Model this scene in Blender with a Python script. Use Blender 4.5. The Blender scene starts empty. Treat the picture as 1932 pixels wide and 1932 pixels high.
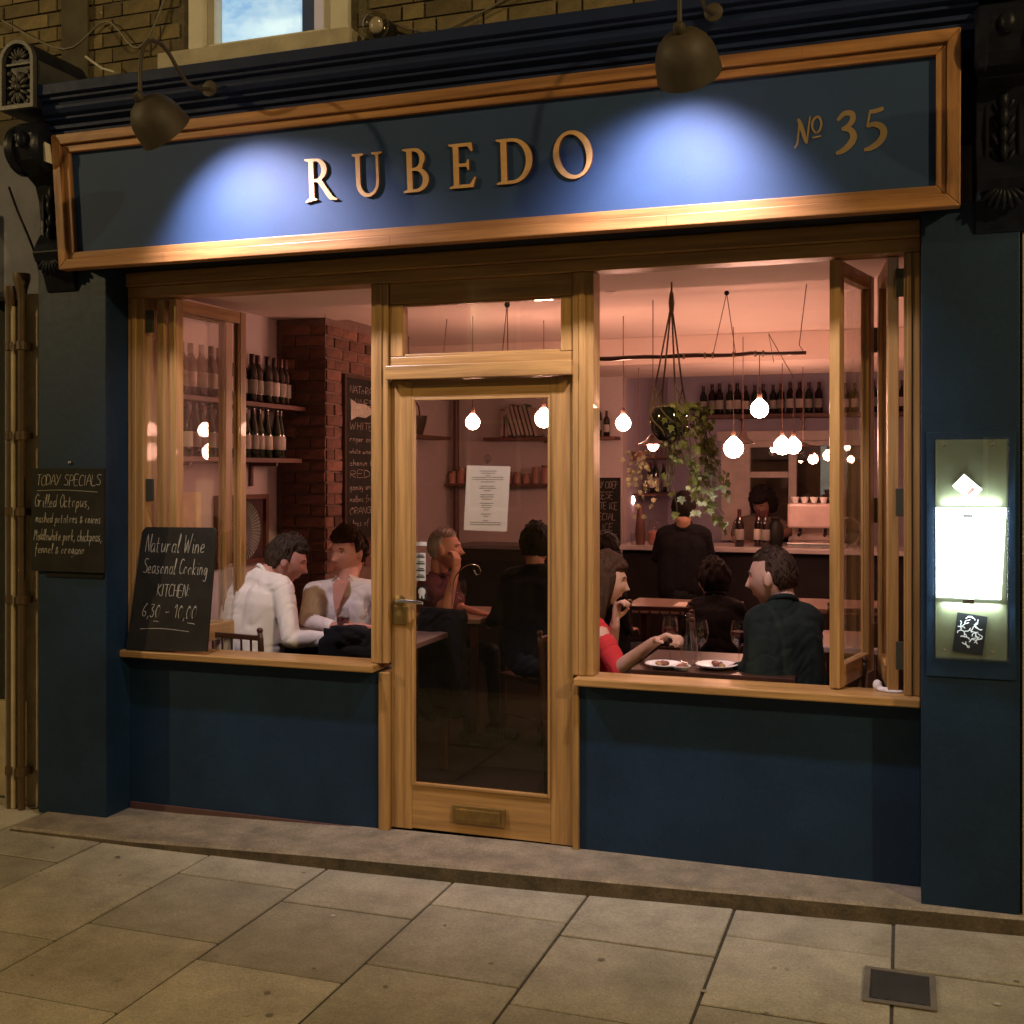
import bpy, bmesh, math, random
from mathutils import Vector, Matrix, noise
from mathutils.geometry import tessellate_polygon
random.seed(7)
R = math.radians
scene = bpy.context.scene
C = bpy.data.collections.new('place'); scene.collection.children.link(C)

# ------------------------------------------------------------------ camera, night sky, street light
FPX, SN, CS, DCAM, HCAM = 2139.0, 0.32656, 0.94518, 4.68, 1.62
cd = bpy.data.cameras.new('camera'); cam = bpy.data.objects.new('camera', cd); scene.collection.objects.link(cam)
cam.location = (0, -DCAM, HCAM); cam.rotation_euler = (R(90), 0, math.asin(SN))
cd.sensor_width = 36; cd.lens = 36*FPX/1932; cd.shift_y = -76/1932; cd.clip_end = 400; cd.clip_start = .05
scene.camera = cam
w = bpy.data.worlds.new('World'); scene.world = w; w.use_nodes = True
nt = w.node_tree; sky = nt.nodes.new('ShaderNodeTexSky'); sky.sky_type = 'NISHITA'; sky.sun_disc = False
sky.sun_elevation = R(-3); sky.sun_rotation = R(200)
bg = nt.nodes['Background']; bg.inputs['Strength'].default_value = .10
nt.links.new(sky.outputs[0], bg.inputs['Color'])
scene.view_settings.view_transform = 'Standard'; scene.view_settings.look = 'None'
scene.view_settings.exposure = 0; scene.view_settings.gamma = 1; scene.view_settings.use_curve_mapping = False
STREET = [((-12.5, -7.0, 6.6), 2200), ((6.2, -6.2, 6.2), 1750)]      # two sodium street lamps across the road
STREET_COL = (1, .71, .33)
SPOT_COL = (1.0, .86, .98); SPOT_W = 165
BULB_L = 100; BULB_COL = (1, .48, .335)

def spot(u, v, Y):
    """point of the vertical plane Y seen at (u, v) of the 1932 px wide photograph"""
    r = (u-966)/FPX; zc = (Y+DCAM)/(r*SN+CS); xc = r*zc
    return Vector((xc*CS-zc*SN, Y, HCAM+(890-v)*zc/FPX))

# ------------------------------------------------------------------ materials
MATS = {}
def mat(name, col, rough=.6, metal=0, var=.15, scale=6, bump=0, bscale=60, stretch=(1,1,1), rnd=0, col2=None,
        emit=0, trans=0, coat=0, spec=.5, sharp=False, detail=6, grain=0, gscale=170):
    if name in MATS: return MATS[name]
    if max(col) < .035 and not coat and not metal and rough > .35: spec = min(spec, .14)     # dark matt things keep a weak sheen
    m = bpy.data.materials.new(name); m.use_nodes = True; n = m.node_tree.nodes; l = m.node_tree.links
    b = n['Principled BSDF']
    tc = n.new('ShaderNodeTexCoord'); mp = n.new('ShaderNodeMapping'); mp.inputs['Scale'].default_value = stretch
    l.new(tc.outputs['Object'], mp.inputs['Vector'])
    ns = n.new('ShaderNodeTexNoise'); ns.inputs['Scale'].default_value = scale; ns.inputs['Detail'].default_value = detail
    ns.inputs['Roughness'].default_value = .62
    l.new(mp.outputs[0], ns.inputs['Vector'])
    cr = n.new('ShaderNodeValToRGB'); e = cr.color_ramp.elements
    e[0].position = .42 if sharp else .28; e[1].position = .58 if sharp else .72
    c2 = col2 or tuple(min(1, c*(1+var)) for c in col)
    c1 = tuple(c*(1-var) for c in col) if not col2 else col
    e[0].color = (*c1, 1); e[1].color = (*c2, 1)
    l.new(ns.outputs['Fac'], cr.inputs[0]); out = cr.outputs[0]
    if rnd:
        oi = n.new('ShaderNodeObjectInfo'); mr = n.new('ShaderNodeMapRange')
        mr.inputs['To Min'].default_value = 1-rnd; mr.inputs['To Max'].default_value = 1+rnd
        l.new(oi.outputs['Random'], mr.inputs['Value'])
        vm = n.new('ShaderNodeVectorMath'); vm.operation = 'SCALE'
        l.new(out, vm.inputs[0]); l.new(mr.outputs[0], vm.inputs['Scale']); out = vm.outputs[0]
    if grain:
        ng = n.new('ShaderNodeTexNoise'); ng.inputs['Scale'].default_value = gscale; ng.inputs['Detail'].default_value = 4; ng.inputs['Roughness'].default_value = .8
        l.new(tc.outputs['Object'], ng.inputs['Vector']); mg = n.new('ShaderNodeMapRange'); mg.inputs['From Min'].default_value = .3; mg.inputs['From Max'].default_value = .7
        mg.inputs['To Min'].default_value = 1-grain; mg.inputs['To Max'].default_value = 1+grain; l.new(ng.outputs['Fac'], mg.inputs['Value'])
        vg = n.new('ShaderNodeVectorMath'); vg.operation = 'SCALE'; l.new(out, vg.inputs[0]); l.new(mg.outputs[0], vg.inputs['Scale']); out = vg.outputs[0]
    l.new(out, b.inputs['Base Color'])
    b.inputs['Roughness'].default_value = rough; b.inputs['Metallic'].default_value = metal
    b.inputs['Specular IOR Level'].default_value = spec; b.inputs['Coat Weight'].default_value = coat
    if bump:
        nb = n.new('ShaderNodeTexNoise'); nb.inputs['Scale'].default_value = bscale; nb.inputs['Detail'].default_value = 8
        l.new(mp.outputs[0], nb.inputs['Vector'])
        bp = n.new('ShaderNodeBump'); bp.inputs['Strength'].default_value = min(1, bump); bp.inputs['Distance'].default_value = .004
        l.new(nb.outputs['Fac'], bp.inputs['Height']); l.new(bp.outputs[0], b.inputs['Normal'])
        rr = n.new('ShaderNodeMapRange'); rr.inputs['To Min'].default_value = max(0, rough-.12); rr.inputs['To Max'].default_value = min(1, rough+.15)
        l.new(nb.outputs['Fac'], rr.inputs['Value']); l.new(rr.outputs[0], b.inputs['Roughness'])
    if emit:
        b.inputs['Emission Color'].default_value = (*col, 1); b.inputs['Emission Strength'].default_value = emit
    if trans:
        b.inputs['Transmission Weight'].default_value = trans
    MATS[name] = m; return m
def glass(name, tint=(1,1,1), refl=1.0, rough=.0):
    if name in MATS: return MATS[name]
    m = bpy.data.materials.new(name); m.use_nodes = True; n = m.node_tree.nodes; l = m.node_tree.links
    n.remove(n['Principled BSDF']); o = n['Material Output']
    t = n.new('ShaderNodeBsdfTransparent'); t.inputs[0].default_value = (*tint, 1)
    g = n.new('ShaderNodeBsdfGlossy'); g.inputs['Roughness'].default_value = rough
    g.inputs[0].default_value = (refl, refl, refl, 1)
    fr = n.new('ShaderNodeFresnel'); ge = n.new('ShaderNodeNewGeometry'); mr = n.new('ShaderNodeMapRange')   # same reflectance from either side
    mr.inputs['To Min'].default_value = 1.5; mr.inputs['To Max'].default_value = 1/1.5
    l.new(ge.outputs['Backfacing'], mr.inputs['Value']); l.new(mr.outputs[0], fr.inputs[0])
    mx = n.new('ShaderNodeMixShader'); l.new(fr.outputs[0], mx.inputs[0]); l.new(t.outputs[0], mx.inputs[1]); l.new(g.outputs[0], mx.inputs[2])
    l.new(mx.outputs[0], o.inputs[0]); MATS[name] = m; return m

OAKC, OAKD = (.47,.268,.088), (.20,.105,.033)
def oak(name, axis, k=1):
    st = [34, 34, 34]; st[axis] = 1.6
    return mat(name, tuple(c*k for c in OAKD), rough=.38, col2=tuple(c*k for c in OAKC), scale=1, stretch=st, bump=.25, bscale=3, rnd=.07, coat=.15)
oak_v = oak('oak_upright', 2); oak_h = oak('oak_horizontal', 0); oak_d = oak('oak_depth', 1)
def frameoak(name, axis):
    st = [26, 26, 26]; st[axis] = 1.2
    return mat(name, (.17,.070,.022), rough=.42, col2=(.50,.245,.085), scale=1.2, stretch=st, bump=.45, bscale=2, rnd=.06, coat=.25, detail=10)
fr_h = frameoak('weathered_oak_horizontal', 0); fr_v = frameoak('weathered_oak_upright', 2)
blue = mat('blue_paint', (.0080,.0245,.052), rough=.48, spec=.28, var=.32, scale=2.2, bump=.25, bscale=25, rnd=.0, grain=0.22, gscale=90)
blue_sign = mat('blue_sign_paint', (.0165,.046,.122), rough=.66, spec=.4, var=.10, scale=4, grain=0.1, gscale=120)
blue_dk = mat('blue_paint_moulding', (.008,.018,.062), rough=.6, var=.15, scale=5, bump=.3, bscale=30, spec=.25)
corb = mat('black_blue_gloss_paint', (.010,.012,.019), rough=.38, var=.4, scale=12, bump=.5, bscale=30)
gilt = mat('pale_oak_letter', (.60,.36,.15), rough=.42, var=.12, scale=30, bump=.1)
giltside = mat('dark_letter_edge', (.20,.06,.02), rough=.5)
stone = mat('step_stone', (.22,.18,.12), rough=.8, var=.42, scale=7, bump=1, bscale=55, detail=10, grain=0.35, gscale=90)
slabm = mat('paving_stone', (.27,.243,.175), rough=.82, col2=(.46,.415,.30), scale=5.5, bump=1, bscale=160, rnd=.24, detail=12, grain=0.3, gscale=110)
jointm = mat('dirt_joint', (.065,.056,.038), rough=.95, var=.4, scale=30, bump=.6)
asph = mat('asphalt', (.05,.05,.052), rough=.85, var=.3, scale=50, bump=1, bscale=200)
stock = mat('yellow_stock_brick', (.085,.068,.030), rough=.9, col2=(.19,.145,.065), scale=14, bump=1, bscale=70, rnd=.35, detail=10, grain=0.3)
mortar = mat('grimy_mortar', (.10,.08,.045), rough=.95, var=.35, scale=25, bump=.8)
redbr = mat('red_brown_brick', (.055,.026,.020), rough=.85, col2=(.21,.095,.065), scale=16, bump=1, bscale=60, rnd=.45, detail=10, grain=0.35, gscale=90)
redmort = mat('lime_mortar', (.17,.11,.09), rough=.95, var=.3, scale=25, bump=.8)
stucco = mat('ochre_stucco', (.42,.34,.20), rough=.85, var=.25, scale=6, bump=.8, bscale=40)
whitep = mat('cream_window_paint', (.62,.58,.46), rough=.5, var=.1, scale=8)
rust = mat('brown_iron_pipe', (.075,.042,.014), rough=.5, var=.3, scale=10, bump=.3)
iron = mat('grey_painted_iron', (.30,.28,.24), rough=.5, var=.25, scale=10)
lampm = mat('khaki_enamel', (.055,.042,.024), rough=.6, var=.25, scale=15, bump=.2)
lampin = mat('shade_white_inside', (.75,.74,.7), rough=.5)
blackm = mat('matt_black', (.012,.011,.010), rough=.5, var=.2)
slate = mat('blackboard', (.018,.017,.014), rough=.65, var=.35, scale=9, bump=.1)
chalk = mat('chalk', (.36,.335,.28), rough=.9, var=.35, scale=60)
chalkd = mat('faint_chalk', (.30,.25,.22), rough=.9, var=.4, scale=60)
brass = mat('aged_brass', (.34,.23,.08), rough=.38, metal=.9, var=.25, scale=15)
steel = mat('steel', (.6,.58,.55), rough=.22, metal=1, var=.1)
pink = mat('white_interior_wall', (.54,.455,.45), rough=.8, var=.05, scale=3, bump=.15, bscale=20, grain=0.06, gscale=40)
ceilm = mat('white_ceiling', (.76,.62,.54), rough=.85, var=.04, scale=2)
bluelit = mat('blue_lit_wall', (.46,.40,.50), rough=.8, var=.08, scale=3)  # bluish light by the bar is painted into this wall colour
floorm = mat('dark_floor_boards', (.014,.010,.008), rough=.5, var=.35, scale=6, stretch=(8,1,1))
darkwood = mat('dark_stained_wood', (.045,.018,.010), rough=.33, var=.3, scale=12, stretch=(1,6,6), coat=.2)
shelfm = mat('red_brown_shelf', (.13,.05,.035), rough=.5, var=.25, scale=10)
tablem = mat('pale_table_top', (.25,.17,.135), rough=.35, var=.15, scale=4, stretch=(6,1,1), coat=.3)
barm = mat('grey_bar_front', (.020,.016,.017), rough=.6, var=.2)
bartop = mat('grey_bar_top', (.40,.34,.33), rough=.4, var=.1)
pane = glass('window_glass'); dglass = glass('door_glass', tint=(.86,.84,.84))
wineg = glass('drinking_glass', tint=(.93,.92,.92), refl=1.0)
botg = mat('green_bottle_glass', (.012,.022,.010), rough=.08, var=.1, coat=.6)
botd = mat('brown_bottle_glass', (.014,.006,.005), rough=.08, var=.1, coat=.6)
labm = mat('bottle_label_paper', (.42,.37,.33), rough=.7, var=.1, rnd=.5)
capm = mat('bottle_capsule', (.06,.012,.012), rough=.35, var=.2, rnd=.5)
redwine = mat('red_wine', (.055,.004,.008), rough=.1, coat=.5)
paper = mat('menu_paper', (.80,.74,.60), rough=.8, var=.03)
ink = mat('grey_print', (.36,.34,.28), rough=.8)
bulbm = mat('bulb_glow', BULB_COL, emit=BULB_L, rough=.5, var=0)
cord = mat('lamp_cord', (.16,.07,.045), rough=.8)
rope = mat('macrame_rope', (.20,.145,.085), rough=.9, var=.3, scale=60, bump=.6, bscale=200)
leafm = mat('ivy_leaf', (.10,.12,.030), rough=.5, col2=(.29,.31,.09), scale=40, rnd=.35)
leafv = mat('variegated_leaf', (.14,.18,.07), rough=.5, col2=(.55,.54,.32), scale=60, rnd=.25, sharp=True)
stemm = mat('ivy_stem', (.08,.07,.03), rough=.7)
lightbox = mat('backlit_menu_sheet', (.86,.97,1.0), emit=14, var=0)

# ------------------------------------------------------------------ mesh helpers
WL = {}                       # world location of every parent, so meshes can be written in world metres
def link(o, parent=None, base=None):
    C.objects.link(o)
    if parent is not None: o.parent = parent
    return o
def tag(o, label=None, cat=None, group=None, kind=None):
    if label: o['label'] = label
    if cat: o['category'] = cat
    if group: o['group'] = group
    if kind: o['kind'] = kind
    return o
def thing(name, label, cat, loc=(0,0,0), rz=0, group=None):
    o = bpy.data.objects.new(name, None); o.empty_display_size = .1; link(o)
    o.location = loc; o.rotation_euler = (0,0,rz); WL[o] = Vector(loc)
    return tag(o, label, cat, group)
class MB:
    def __init__(s): s.v = []; s.f = []
    def add(s, vs, fs):
        k = len(s.v); s.v += [Vector(p) for p in vs]; s.f += [tuple(i+k for i in f) for f in fs]; return s
    def box(s, x0, x1, y0, y1, z0, z1):
        return s.add([(x,y,z) for z in (z0,z1) for y in (y0,y1) for x in (x0,x1)],
                     [(0,2,3,1),(4,5,7,6),(0,1,5,4),(2,6,7,3),(0,4,6,2),(1,3,7,5)])
    def hexa(s, p):             # 4 bottom points counter-clockwise, 4 top points
        return s.add(p, [(0,3,2,1),(4,5,6,7),(0,1,5,4),(1,2,6,5),(2,3,7,6),(3,0,4,7)])
    def tube(s, path, r, n=8, cap=True):
        path = [Vector(p) for p in path]; rs = r if isinstance(r, (list,tuple)) else [r]*len(path)
        vs, fs, up = [], [], None
        for i, p in enumerate(path):
            d = (path[min(i+1,len(path)-1)]-path[max(i-1,0)])
            d = d.normalized() if d.length > 1e-9 else Vector((0,0,1))
            if up is None: up = d.orthogonal().normalized()
            a = (up-d*up.dot(d)); a = a.normalized() if a.length > 1e-6 else d.orthogonal().normalized(); up = a
            b = d.cross(a)
            for k in range(n):
                t = 2*math.pi*k/n; vs.append(p+(a*math.cos(t)+b*math.sin(t))*rs[i])
        for i in range(len(path)-1):
            for k in range(n):
                q = (k+1) % n; fs.append((i*n+k, i*n+q, (i+1)*n+q, (i+1)*n+k))
        if cap: fs += [tuple(range(n-1,-1,-1)), tuple((len(path)-1)*n+k for k in range(n))]
        return s.add(vs, fs)
    def lathe(s, prof, c=(0,0,0), n=20, axis=(0,0,1)):
        ax = Vector(axis).normalized(); q = Vector((0,0,1)).rotation_difference(ax); c = Vector(c)
        vs, fs = [], []
        for r, z in prof:
            for k in range(n):
                t = 2*math.pi*k/n; vs.append(c+q@Vector((r*math.cos(t), r*math.sin(t), z)))
        for i in range(len(prof)-1):
            for k in range(n):
                j = (k+1) % n; fs.append((i*n+k, i*n+j, (i+1)*n+j, (i+1)*n+k))
        if prof[0][0] > 1e-6: fs.append(tuple(range(n-1,-1,-1)))
        if prof[-1][0] > 1e-6: fs.append(tuple((len(prof)-1)*n+k for k in range(n)))
        return s.add(vs, fs)
    def ball(s, c, r, nu=14, nv=9, rot=None):
        c = Vector(c); r = (r,r,r) if not isinstance(r,(tuple,list)) else r
        vs = [Vector((0,0,-r[2]))]; fs = []
        for i in range(1, nv):
            a = -math.pi/2+math.pi*i/nv
            for k in range(nu):
                t = 2*math.pi*k/nu; vs.append(Vector((r[0]*math.cos(a)*math.cos(t), r[1]*math.cos(a)*math.sin(t), r[2]*math.sin(a))))
        vs.append(Vector((0,0,r[2])))
        for k in range(nu): fs.append((0, 1+(k+1)%nu, 1+k))
        for i in range(nv-2):
            for k in range(nu):
                j = (k+1) % nu; fs.append((1+i*nu+k, 1+i*nu+j, 1+(i+1)*nu+j, 1+(i+1)*nu+k))
        L = len(vs)-1
        for k in range(nu): fs.append((L, 1+(nv-2)*nu+k, 1+(nv-2)*nu+(k+1)%nu))
        if rot is not None: vs = [rot@p for p in vs]
        return s.add([c+p for p in vs], fs)
    def prism(s, outer, holes, fn, d0, d1):   # flat outline with holes, extruded from depth d0 to d1; fn(x, y, d) -> point
        loops = [outer]+list(holes); flat = [p for lp in loops for p in lp]; n = len(flat)
        tris = tessellate_polygon([[Vector((x,y,0)) for x,y in lp] for lp in loops])
        s.add([fn(x,y,d1) for x,y in flat]+[fn(x,y,d0) for x,y in flat],
              [tuple(t) for t in tris]+[tuple(n+i for i in reversed(t)) for t in tris])
        k0 = len(s.v)-2*n; o = 0
        for lp in loops:
            m = len(lp)
            for i in range(m):
                a, b = k0+o+i, k0+o+(i+1)%m
                s.f.append((a, b, b+n, a+n))
            o += m
        return s
    def mesh(s, name, off=Vector((0,0,0)), smooth=False):
        me = bpy.data.meshes.new(name); me.from_pydata([tuple(p-off) for p in s.v], [], s.f)
        bm = bmesh.new(); bm.from_mesh(me); bmesh.ops.recalc_face_normals(bm, faces=bm.faces); bm.to_mesh(me); bm.free()
        if smooth: me.shade_smooth()
        return me
    def build(s, name, m, parent=None, smooth=False, bevel=0, local=False, seg=2):
        off = Vector((0,0,0)) if (local or parent is None) else WL.get(parent, Vector((0,0,0)))
        me = s.mesh(name, off, smooth); me.materials.append(m)
        o = bpy.data.objects.new(name, me); link(o, parent); WL[o] = off.copy()
        if smooth and smooth != 'full':
            me.shade_smooth(); sharp_edges(me)
        if bevel:
            b = o.modifiers.new('edge', 'BEVEL'); b.width = bevel; b.segments = seg; b.limit_method = 'ANGLE'; b.angle_limit = R(40)
        return o
def sharp_edges(me, ang=40):
    bm = bmesh.new(); bm.from_mesh(me)
    for e in bm.edges:
        if len(e.link_faces) == 2 and e.calc_face_angle(0) > R(ang): e.smooth = False
    bm.to_mesh(me); bm.free()
def box(name, m, parent, *a, bevel=.003, **k): return MB().box(*a).build(name, m, parent, bevel=bevel, **k)
def structure(o): o['kind'] = 'structure'; return o
def kids(o): return [c for c in C.objects if c.parent is o]
CH = {}
def dup(root, loc, rz=None, label=None, group=None, scale=None):
    def cp(o, par):
        c = o.copy(); C.objects.link(c)
        if par is not None: c.parent = par
        for ch in CH[o]: cp(ch, c)
        return c
    def index(o):
        CH[o] = kids(o)
        for ch in CH[o]: index(ch)
    if root not in CH: index(root)
    r = cp(root, None); r.location = loc
    if rz is not None: r.rotation_euler[2] = rz
    if label: r['label'] = label
    if group: r['group'] = group
    if scale: r.scale = scale
    return r
def arc(cx, cy, rx, ry, a0, a1, n=10, rot=0):
    o = []
    for i in range(n+1):
        a = R(a0+(a1-a0)*i/n); x, y = rx*math.cos(a), ry*math.sin(a)
        o.append((cx+x*math.cos(R(rot))-y*math.sin(R(rot)), cy+x*math.sin(R(rot))+y*math.cos(R(rot))))
    return o
def ribbon(pts, wd):            # pen stroke outline: centre line with widths
    n = len(pts); ws = wd if isinstance(wd, (list,tuple)) else [wd]*n
    L, Rr = [], []
    for i in range(n):
        a, b = pts[max(0,i-1)], pts[min(n-1,i+1)]
        dx, dy = b[0]-a[0], b[1]-a[1]; q = math.hypot(dx, dy) or 1
        nx, ny = -dy/q, dx/q
        L.append((pts[i][0]+nx*ws[i]/2, pts[i][1]+ny*ws[i]/2)); Rr.append((pts[i][0]-nx*ws[i]/2, pts[i][1]-ny*ws[i]/2))
    return L+Rr[::-1]
def smoothline(p, k=4):         # Catmull-Rom
    if len(p) < 3: return p
    q = [p[0]]+list(p)+[p[-1]]; o = []
    for i in range(1, len(q)-2):
        for j in range(k):
            t = j/k; a, b, c, d = q[i-1], q[i], q[i+1], q[i+2]
            o.append(tuple(.5*((2*b[m])+(-a[m]+c[m])*t+(2*a[m]-5*b[m]+4*c[m]-d[m])*t*t+(-a[m]+3*b[m]-3*c[m]+d[m])*t**3) for m in range(len(b))))
    o.append(tuple(p[-1])); return o

# ------------------------------------------------------------------ setting: road, pavement, slabs, step
structure(MB().box(-30, 30, -30, -3.402, -.30, -.20).build('road', asph))
structure(box('kerb', stone, None, -30, 30, -3.4, -3.2, -.3, -.072, bevel=.01))
pav = structure(MB().box(-30, 30, -3.198, .6, -.3, -.0755).build('pavement', jointm))
cols = [-4.60,-4.03,-3.462,-2.892,-2.321,-1.753,-1.190,-.618,-.036,.53,1.10]
first = {-4.60:-.74,-4.03:-.68,-3.462:-.795,-2.892:-.625,-2.321:-.753,-1.753:-.600,-1.190:-.713,-.618:-.515,-.036:-.61,.53:-.70}
slabs = 0
for i, x0 in enumerate(cols[:-1]):
    x1 = cols[i+1]; ys = [.02, first[x0]]; L = .56+random.uniform(-.01,.01)
    while ys[-1] > -2.9: ys.append(ys[-1]-L)
    ys[-1] = -3.19
    for a, b in zip(ys[:-1], ys[1:]):
        h = random.uniform(-.0015,.0015); t = random.uniform(-.001,.001); g = .0055
        z = -.070
        MB().hexa([(x0+g,b+g,-.10),(x1-g,b+g,-.10),(x1-g,a-g,-.10),(x0+g,a-g,-.10),
                   (x0+g,b+g,z+h),(x1-g,b+g,z+h+t),(x1-g,a-g,z+h+t),(x0+g,a-g,z+h)]).build('paving_slab', slabm, pav, bevel=.004)
        slabs += 1
MB().box(-4.995, -4.605, -3.19, -.02, -.1, -.071).build('paving_slab', slabm, pav, bevel=.004)
for x in range(-14, 12):        # slabs further along the street, outside the picture
    if x+1 <= -5 or x > 1.05:
        MB().box(x+.005, x+.995, -3.19, -.02, -.1, -.071).build('paving_slab', slabm, pav, bevel=.004)
# small chewing gum / paper flecks
for x, y, r in ((-2.05,-.83,.011),(-2.62,-1.02,.008),(-2.2,-1.45,.010),(-1.93,-1.62,.011),(-2.95,-1.08,.008),(-.78,-.62,.009),(.28,-.78,.012),(-.25,-1.0,.007),(-1.6,-.9,.006),(-3.1,-.55,.006)):
    MB().lathe([(r,0),(r*.8,.0015),(0,.002)], (x,y,-.0665), 7).build('trodden_fleck', mat('pale_fleck',(.45,.42,.36)), pav)
random.seed(21)
for k in range(34):
    x, y, r = random.uniform(-4.2,.5), random.uniform(-1.75,-.45), random.uniform(.005,.013)
    MB().lathe([(r,0),(r*.7,.0012),(0,.0016)], (x,y,-.0664), 9).build('gum_spot', mat('dark_gum',(.17,.15,.11),rough=.9,var=.4) if k % 3 else mat('grey_gum',(.30,.27,.21),rough=.9), pav)
# stone step, deeper at the left
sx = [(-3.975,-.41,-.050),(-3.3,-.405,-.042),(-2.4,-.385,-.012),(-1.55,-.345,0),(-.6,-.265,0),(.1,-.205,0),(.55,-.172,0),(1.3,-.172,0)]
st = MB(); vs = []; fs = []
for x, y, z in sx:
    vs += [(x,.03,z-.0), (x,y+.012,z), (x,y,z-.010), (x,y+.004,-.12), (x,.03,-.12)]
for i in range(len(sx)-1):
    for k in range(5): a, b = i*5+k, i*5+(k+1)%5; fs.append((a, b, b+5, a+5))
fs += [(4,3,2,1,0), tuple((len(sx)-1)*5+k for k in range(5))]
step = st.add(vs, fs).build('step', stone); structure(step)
step.data.materials.append(mat('dark_step_riser', (.085,.065,.038), rough=.9, var=.5, scale=9, bump=1, bscale=60, grain=.35, gscale=90))  # front faces of the step take a darker stone tone
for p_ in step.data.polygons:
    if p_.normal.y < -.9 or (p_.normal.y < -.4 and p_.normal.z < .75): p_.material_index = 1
structure(MB().box(1.0, 6, -.17, .03, -.12, -.002).build('step', stone))
# iron utility cover
uc = thing('utility_cover', 'small square dark iron utility cover set into the paving slabs', 'manhole cover', (-.01,-.765,-.07))
MB().prism([(-.125,-.90),(.100,-.90),(.100,-.635),(-.125,-.635)], [[(-.105,-.88),(.080,-.88),(.080,-.655),(-.105,-.655)]], lambda x,y,d:(x,y,d), -.066, -.0625).build('cover_frame', mat('worn_iron',(.16,.14,.11),rough=.6,var=.3), uc)
cv = MB().box(-.103,.078,-.878,-.657,-.066,-.064)
cover = cv.build('cover_plate', mat('black_cast_iron',(.035,.033,.028),rough=.6,var=.3), uc)
for i in range(5):
    box('rib', MATS['black_cast_iron'], cover, -.097+i*.036, -.080+i*.036, -.872, -.664, -.0638, -.0622, bevel=0)

# ------------------------------------------------------------------ the building
B = thing('terraced_building', 'brick terraced building with dark blue painted shopfront and oak window frames', 'building', (-1.8,0,0))
BLX, BRX = -4.033, .402
# pilasters
for x0, x1, z0 in ((BLX, -3.629, -.06), (.062, BRX, -.01)):
    p = box('pilaster', blue, B, x0, x1, -.16, .12, z0, 2.62, bevel=.004)
    box('plinth', blue, p, x0-.004, x1+.004, -.170, -.161, z0, .34 if x0 > 0 else .26, bevel=.003) if x0 < -9 else None
# stall risers under the windows
box('stall_riser', blue, B, -3.628, -2.262, .02, .12, -.06, .708, bevel=.002)
box('stall_riser', blue, B, -1.316, .061, .02, .12, -.03, .708, bevel=.002)
box('skirting', mat('red_brown_skirting',(.08,.035,.03),rough=.6), B, -3.62, -2.27, .006, .019, -.045, -.012, bevel=.002)
# oak frame : jambs, posts, head, sills
box('jamb', oak_v, B, -3.628, -3.535, 0, .11, .747, 2.475, bevel=.004)
box('jamb_bead', oak_v, B, -3.600, -3.575, -.008, -.001, .747, 2.474, bevel=.003)
box('jamb', oak_v, B, .0, .061, 0, .11, .747, 2.475, bevel=.004)
box('jamb_bead', oak_v, B, .012, .030, -.008, -.001, .747, 2.474, bevel=.003)
box('post', oak_v, B, -2.298, -2.212, 0, .11, .748, 2.475, bevel=.004)
box('post_foot', oak_v, B, -2.261, -2.212, .0, .11, -.012, .707, bevel=.004)
box('post_bead', oak_v, B, -2.268, -2.242, -.007, -.001, .748, 2.474, bevel=.003)
box('post', oak_v, B, -1.343, -1.250, 0, .11, .748, 2.475, bevel=.004)
box('post_foot', oak_v, B, -1.343, -1.317, .0, .11, -.002, .707, bevel=.004)
box('post_bead', oak_v, B, -1.313, -1.285, -.007, -.001, .748, 2.474, bevel=.003)
box('head_rail', oak_h, B, -3.628, .061, -.002, .11, 2.476, 2.530, bevel=.004)
box('head_moulding', oak_h, B, -3.628, .061, -.020, .08, 2.531, 2.600, bevel=.006)
for a, b in ((-3.66,-2.262),(-1.322,.061)):
    s_ = box('window_sill', oak_h, B, a, b, -.060, .13, .712, .746, bevel=.006)
    s_['label'] = 'projecting oak sill'
box('transom_bar', oak_h, B, -2.213, -1.342, -.03, .10, 2.035, 2.098, bevel=.004)
# transom light
tw = MB().box(-2.211,-1.345,.012,.07,2.38,2.475).build('transom_window', oak_h, B, bevel=.004)
box('rail', oak_h, tw, -2.211, -1.345, .012, .07, 2.099, 2.140, bevel=.004)
box('stile', oak_v, tw, -2.211, -2.145, .012, .07, 2.141, 2.379, bevel=.004)
box('stile', oak_v, tw, -1.400, -1.345, .012, .07, 2.141, 2.379, bevel=.004)
box('glazing_bead', oak_h, tw, -2.144, -1.401, .020, .05, 2.369, 2.3795, bevel=.002)
box('glazing_bead', oak_h, tw, -2.144, -1.401, .020, .05, 2.1405, 2.152, bevel=.002)
box('pane', pane, tw, -2.144, -1.401, .040, .046, 2.1525, 2.3685, bevel=0)
# front door
door = MB().box(-2.2105,-2.106,.028,.075,-.0,2.033).build('front_door', oak_v, B, bevel=.003)
box('stile', oak_v, door, -1.449, -1.3445, .028, .075, .004, 2.033, bevel=.003)
box('bottom_rail', oak_h, door, -2.1055, -1.4495, .029, .074, .006, .200, bevel=.002)
box('top_rail', oak_h, door, -2.1055, -1.4495, .029, .074, 1.955, 2.032, bevel=.002)
for a in ((-2.1055,-2.094,.2005,1.9545),(-1.461,-1.4495,.2005,1.9545)): box('glazing_bead', oak_v, door, a[0], a[1], .022, .05, a[2], a[3], bevel=.002)
for a in ((-2.0935,-1.4615,.2005,.213),(-2.0935,-1.4615,1.942,1.9545)): box('glazing_bead', oak_h, door, a[0], a[1], .022, .05, a[2], a[3], bevel=.002)
box('glass_pane', dglass, door, -2.0935, -1.4615, .046, .052, .2135, 1.9415, bevel=0)
lp = box('letter_plate', brass, door, -1.905, -1.655, .014, .0285, .055, .135, bevel=.004)
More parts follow.
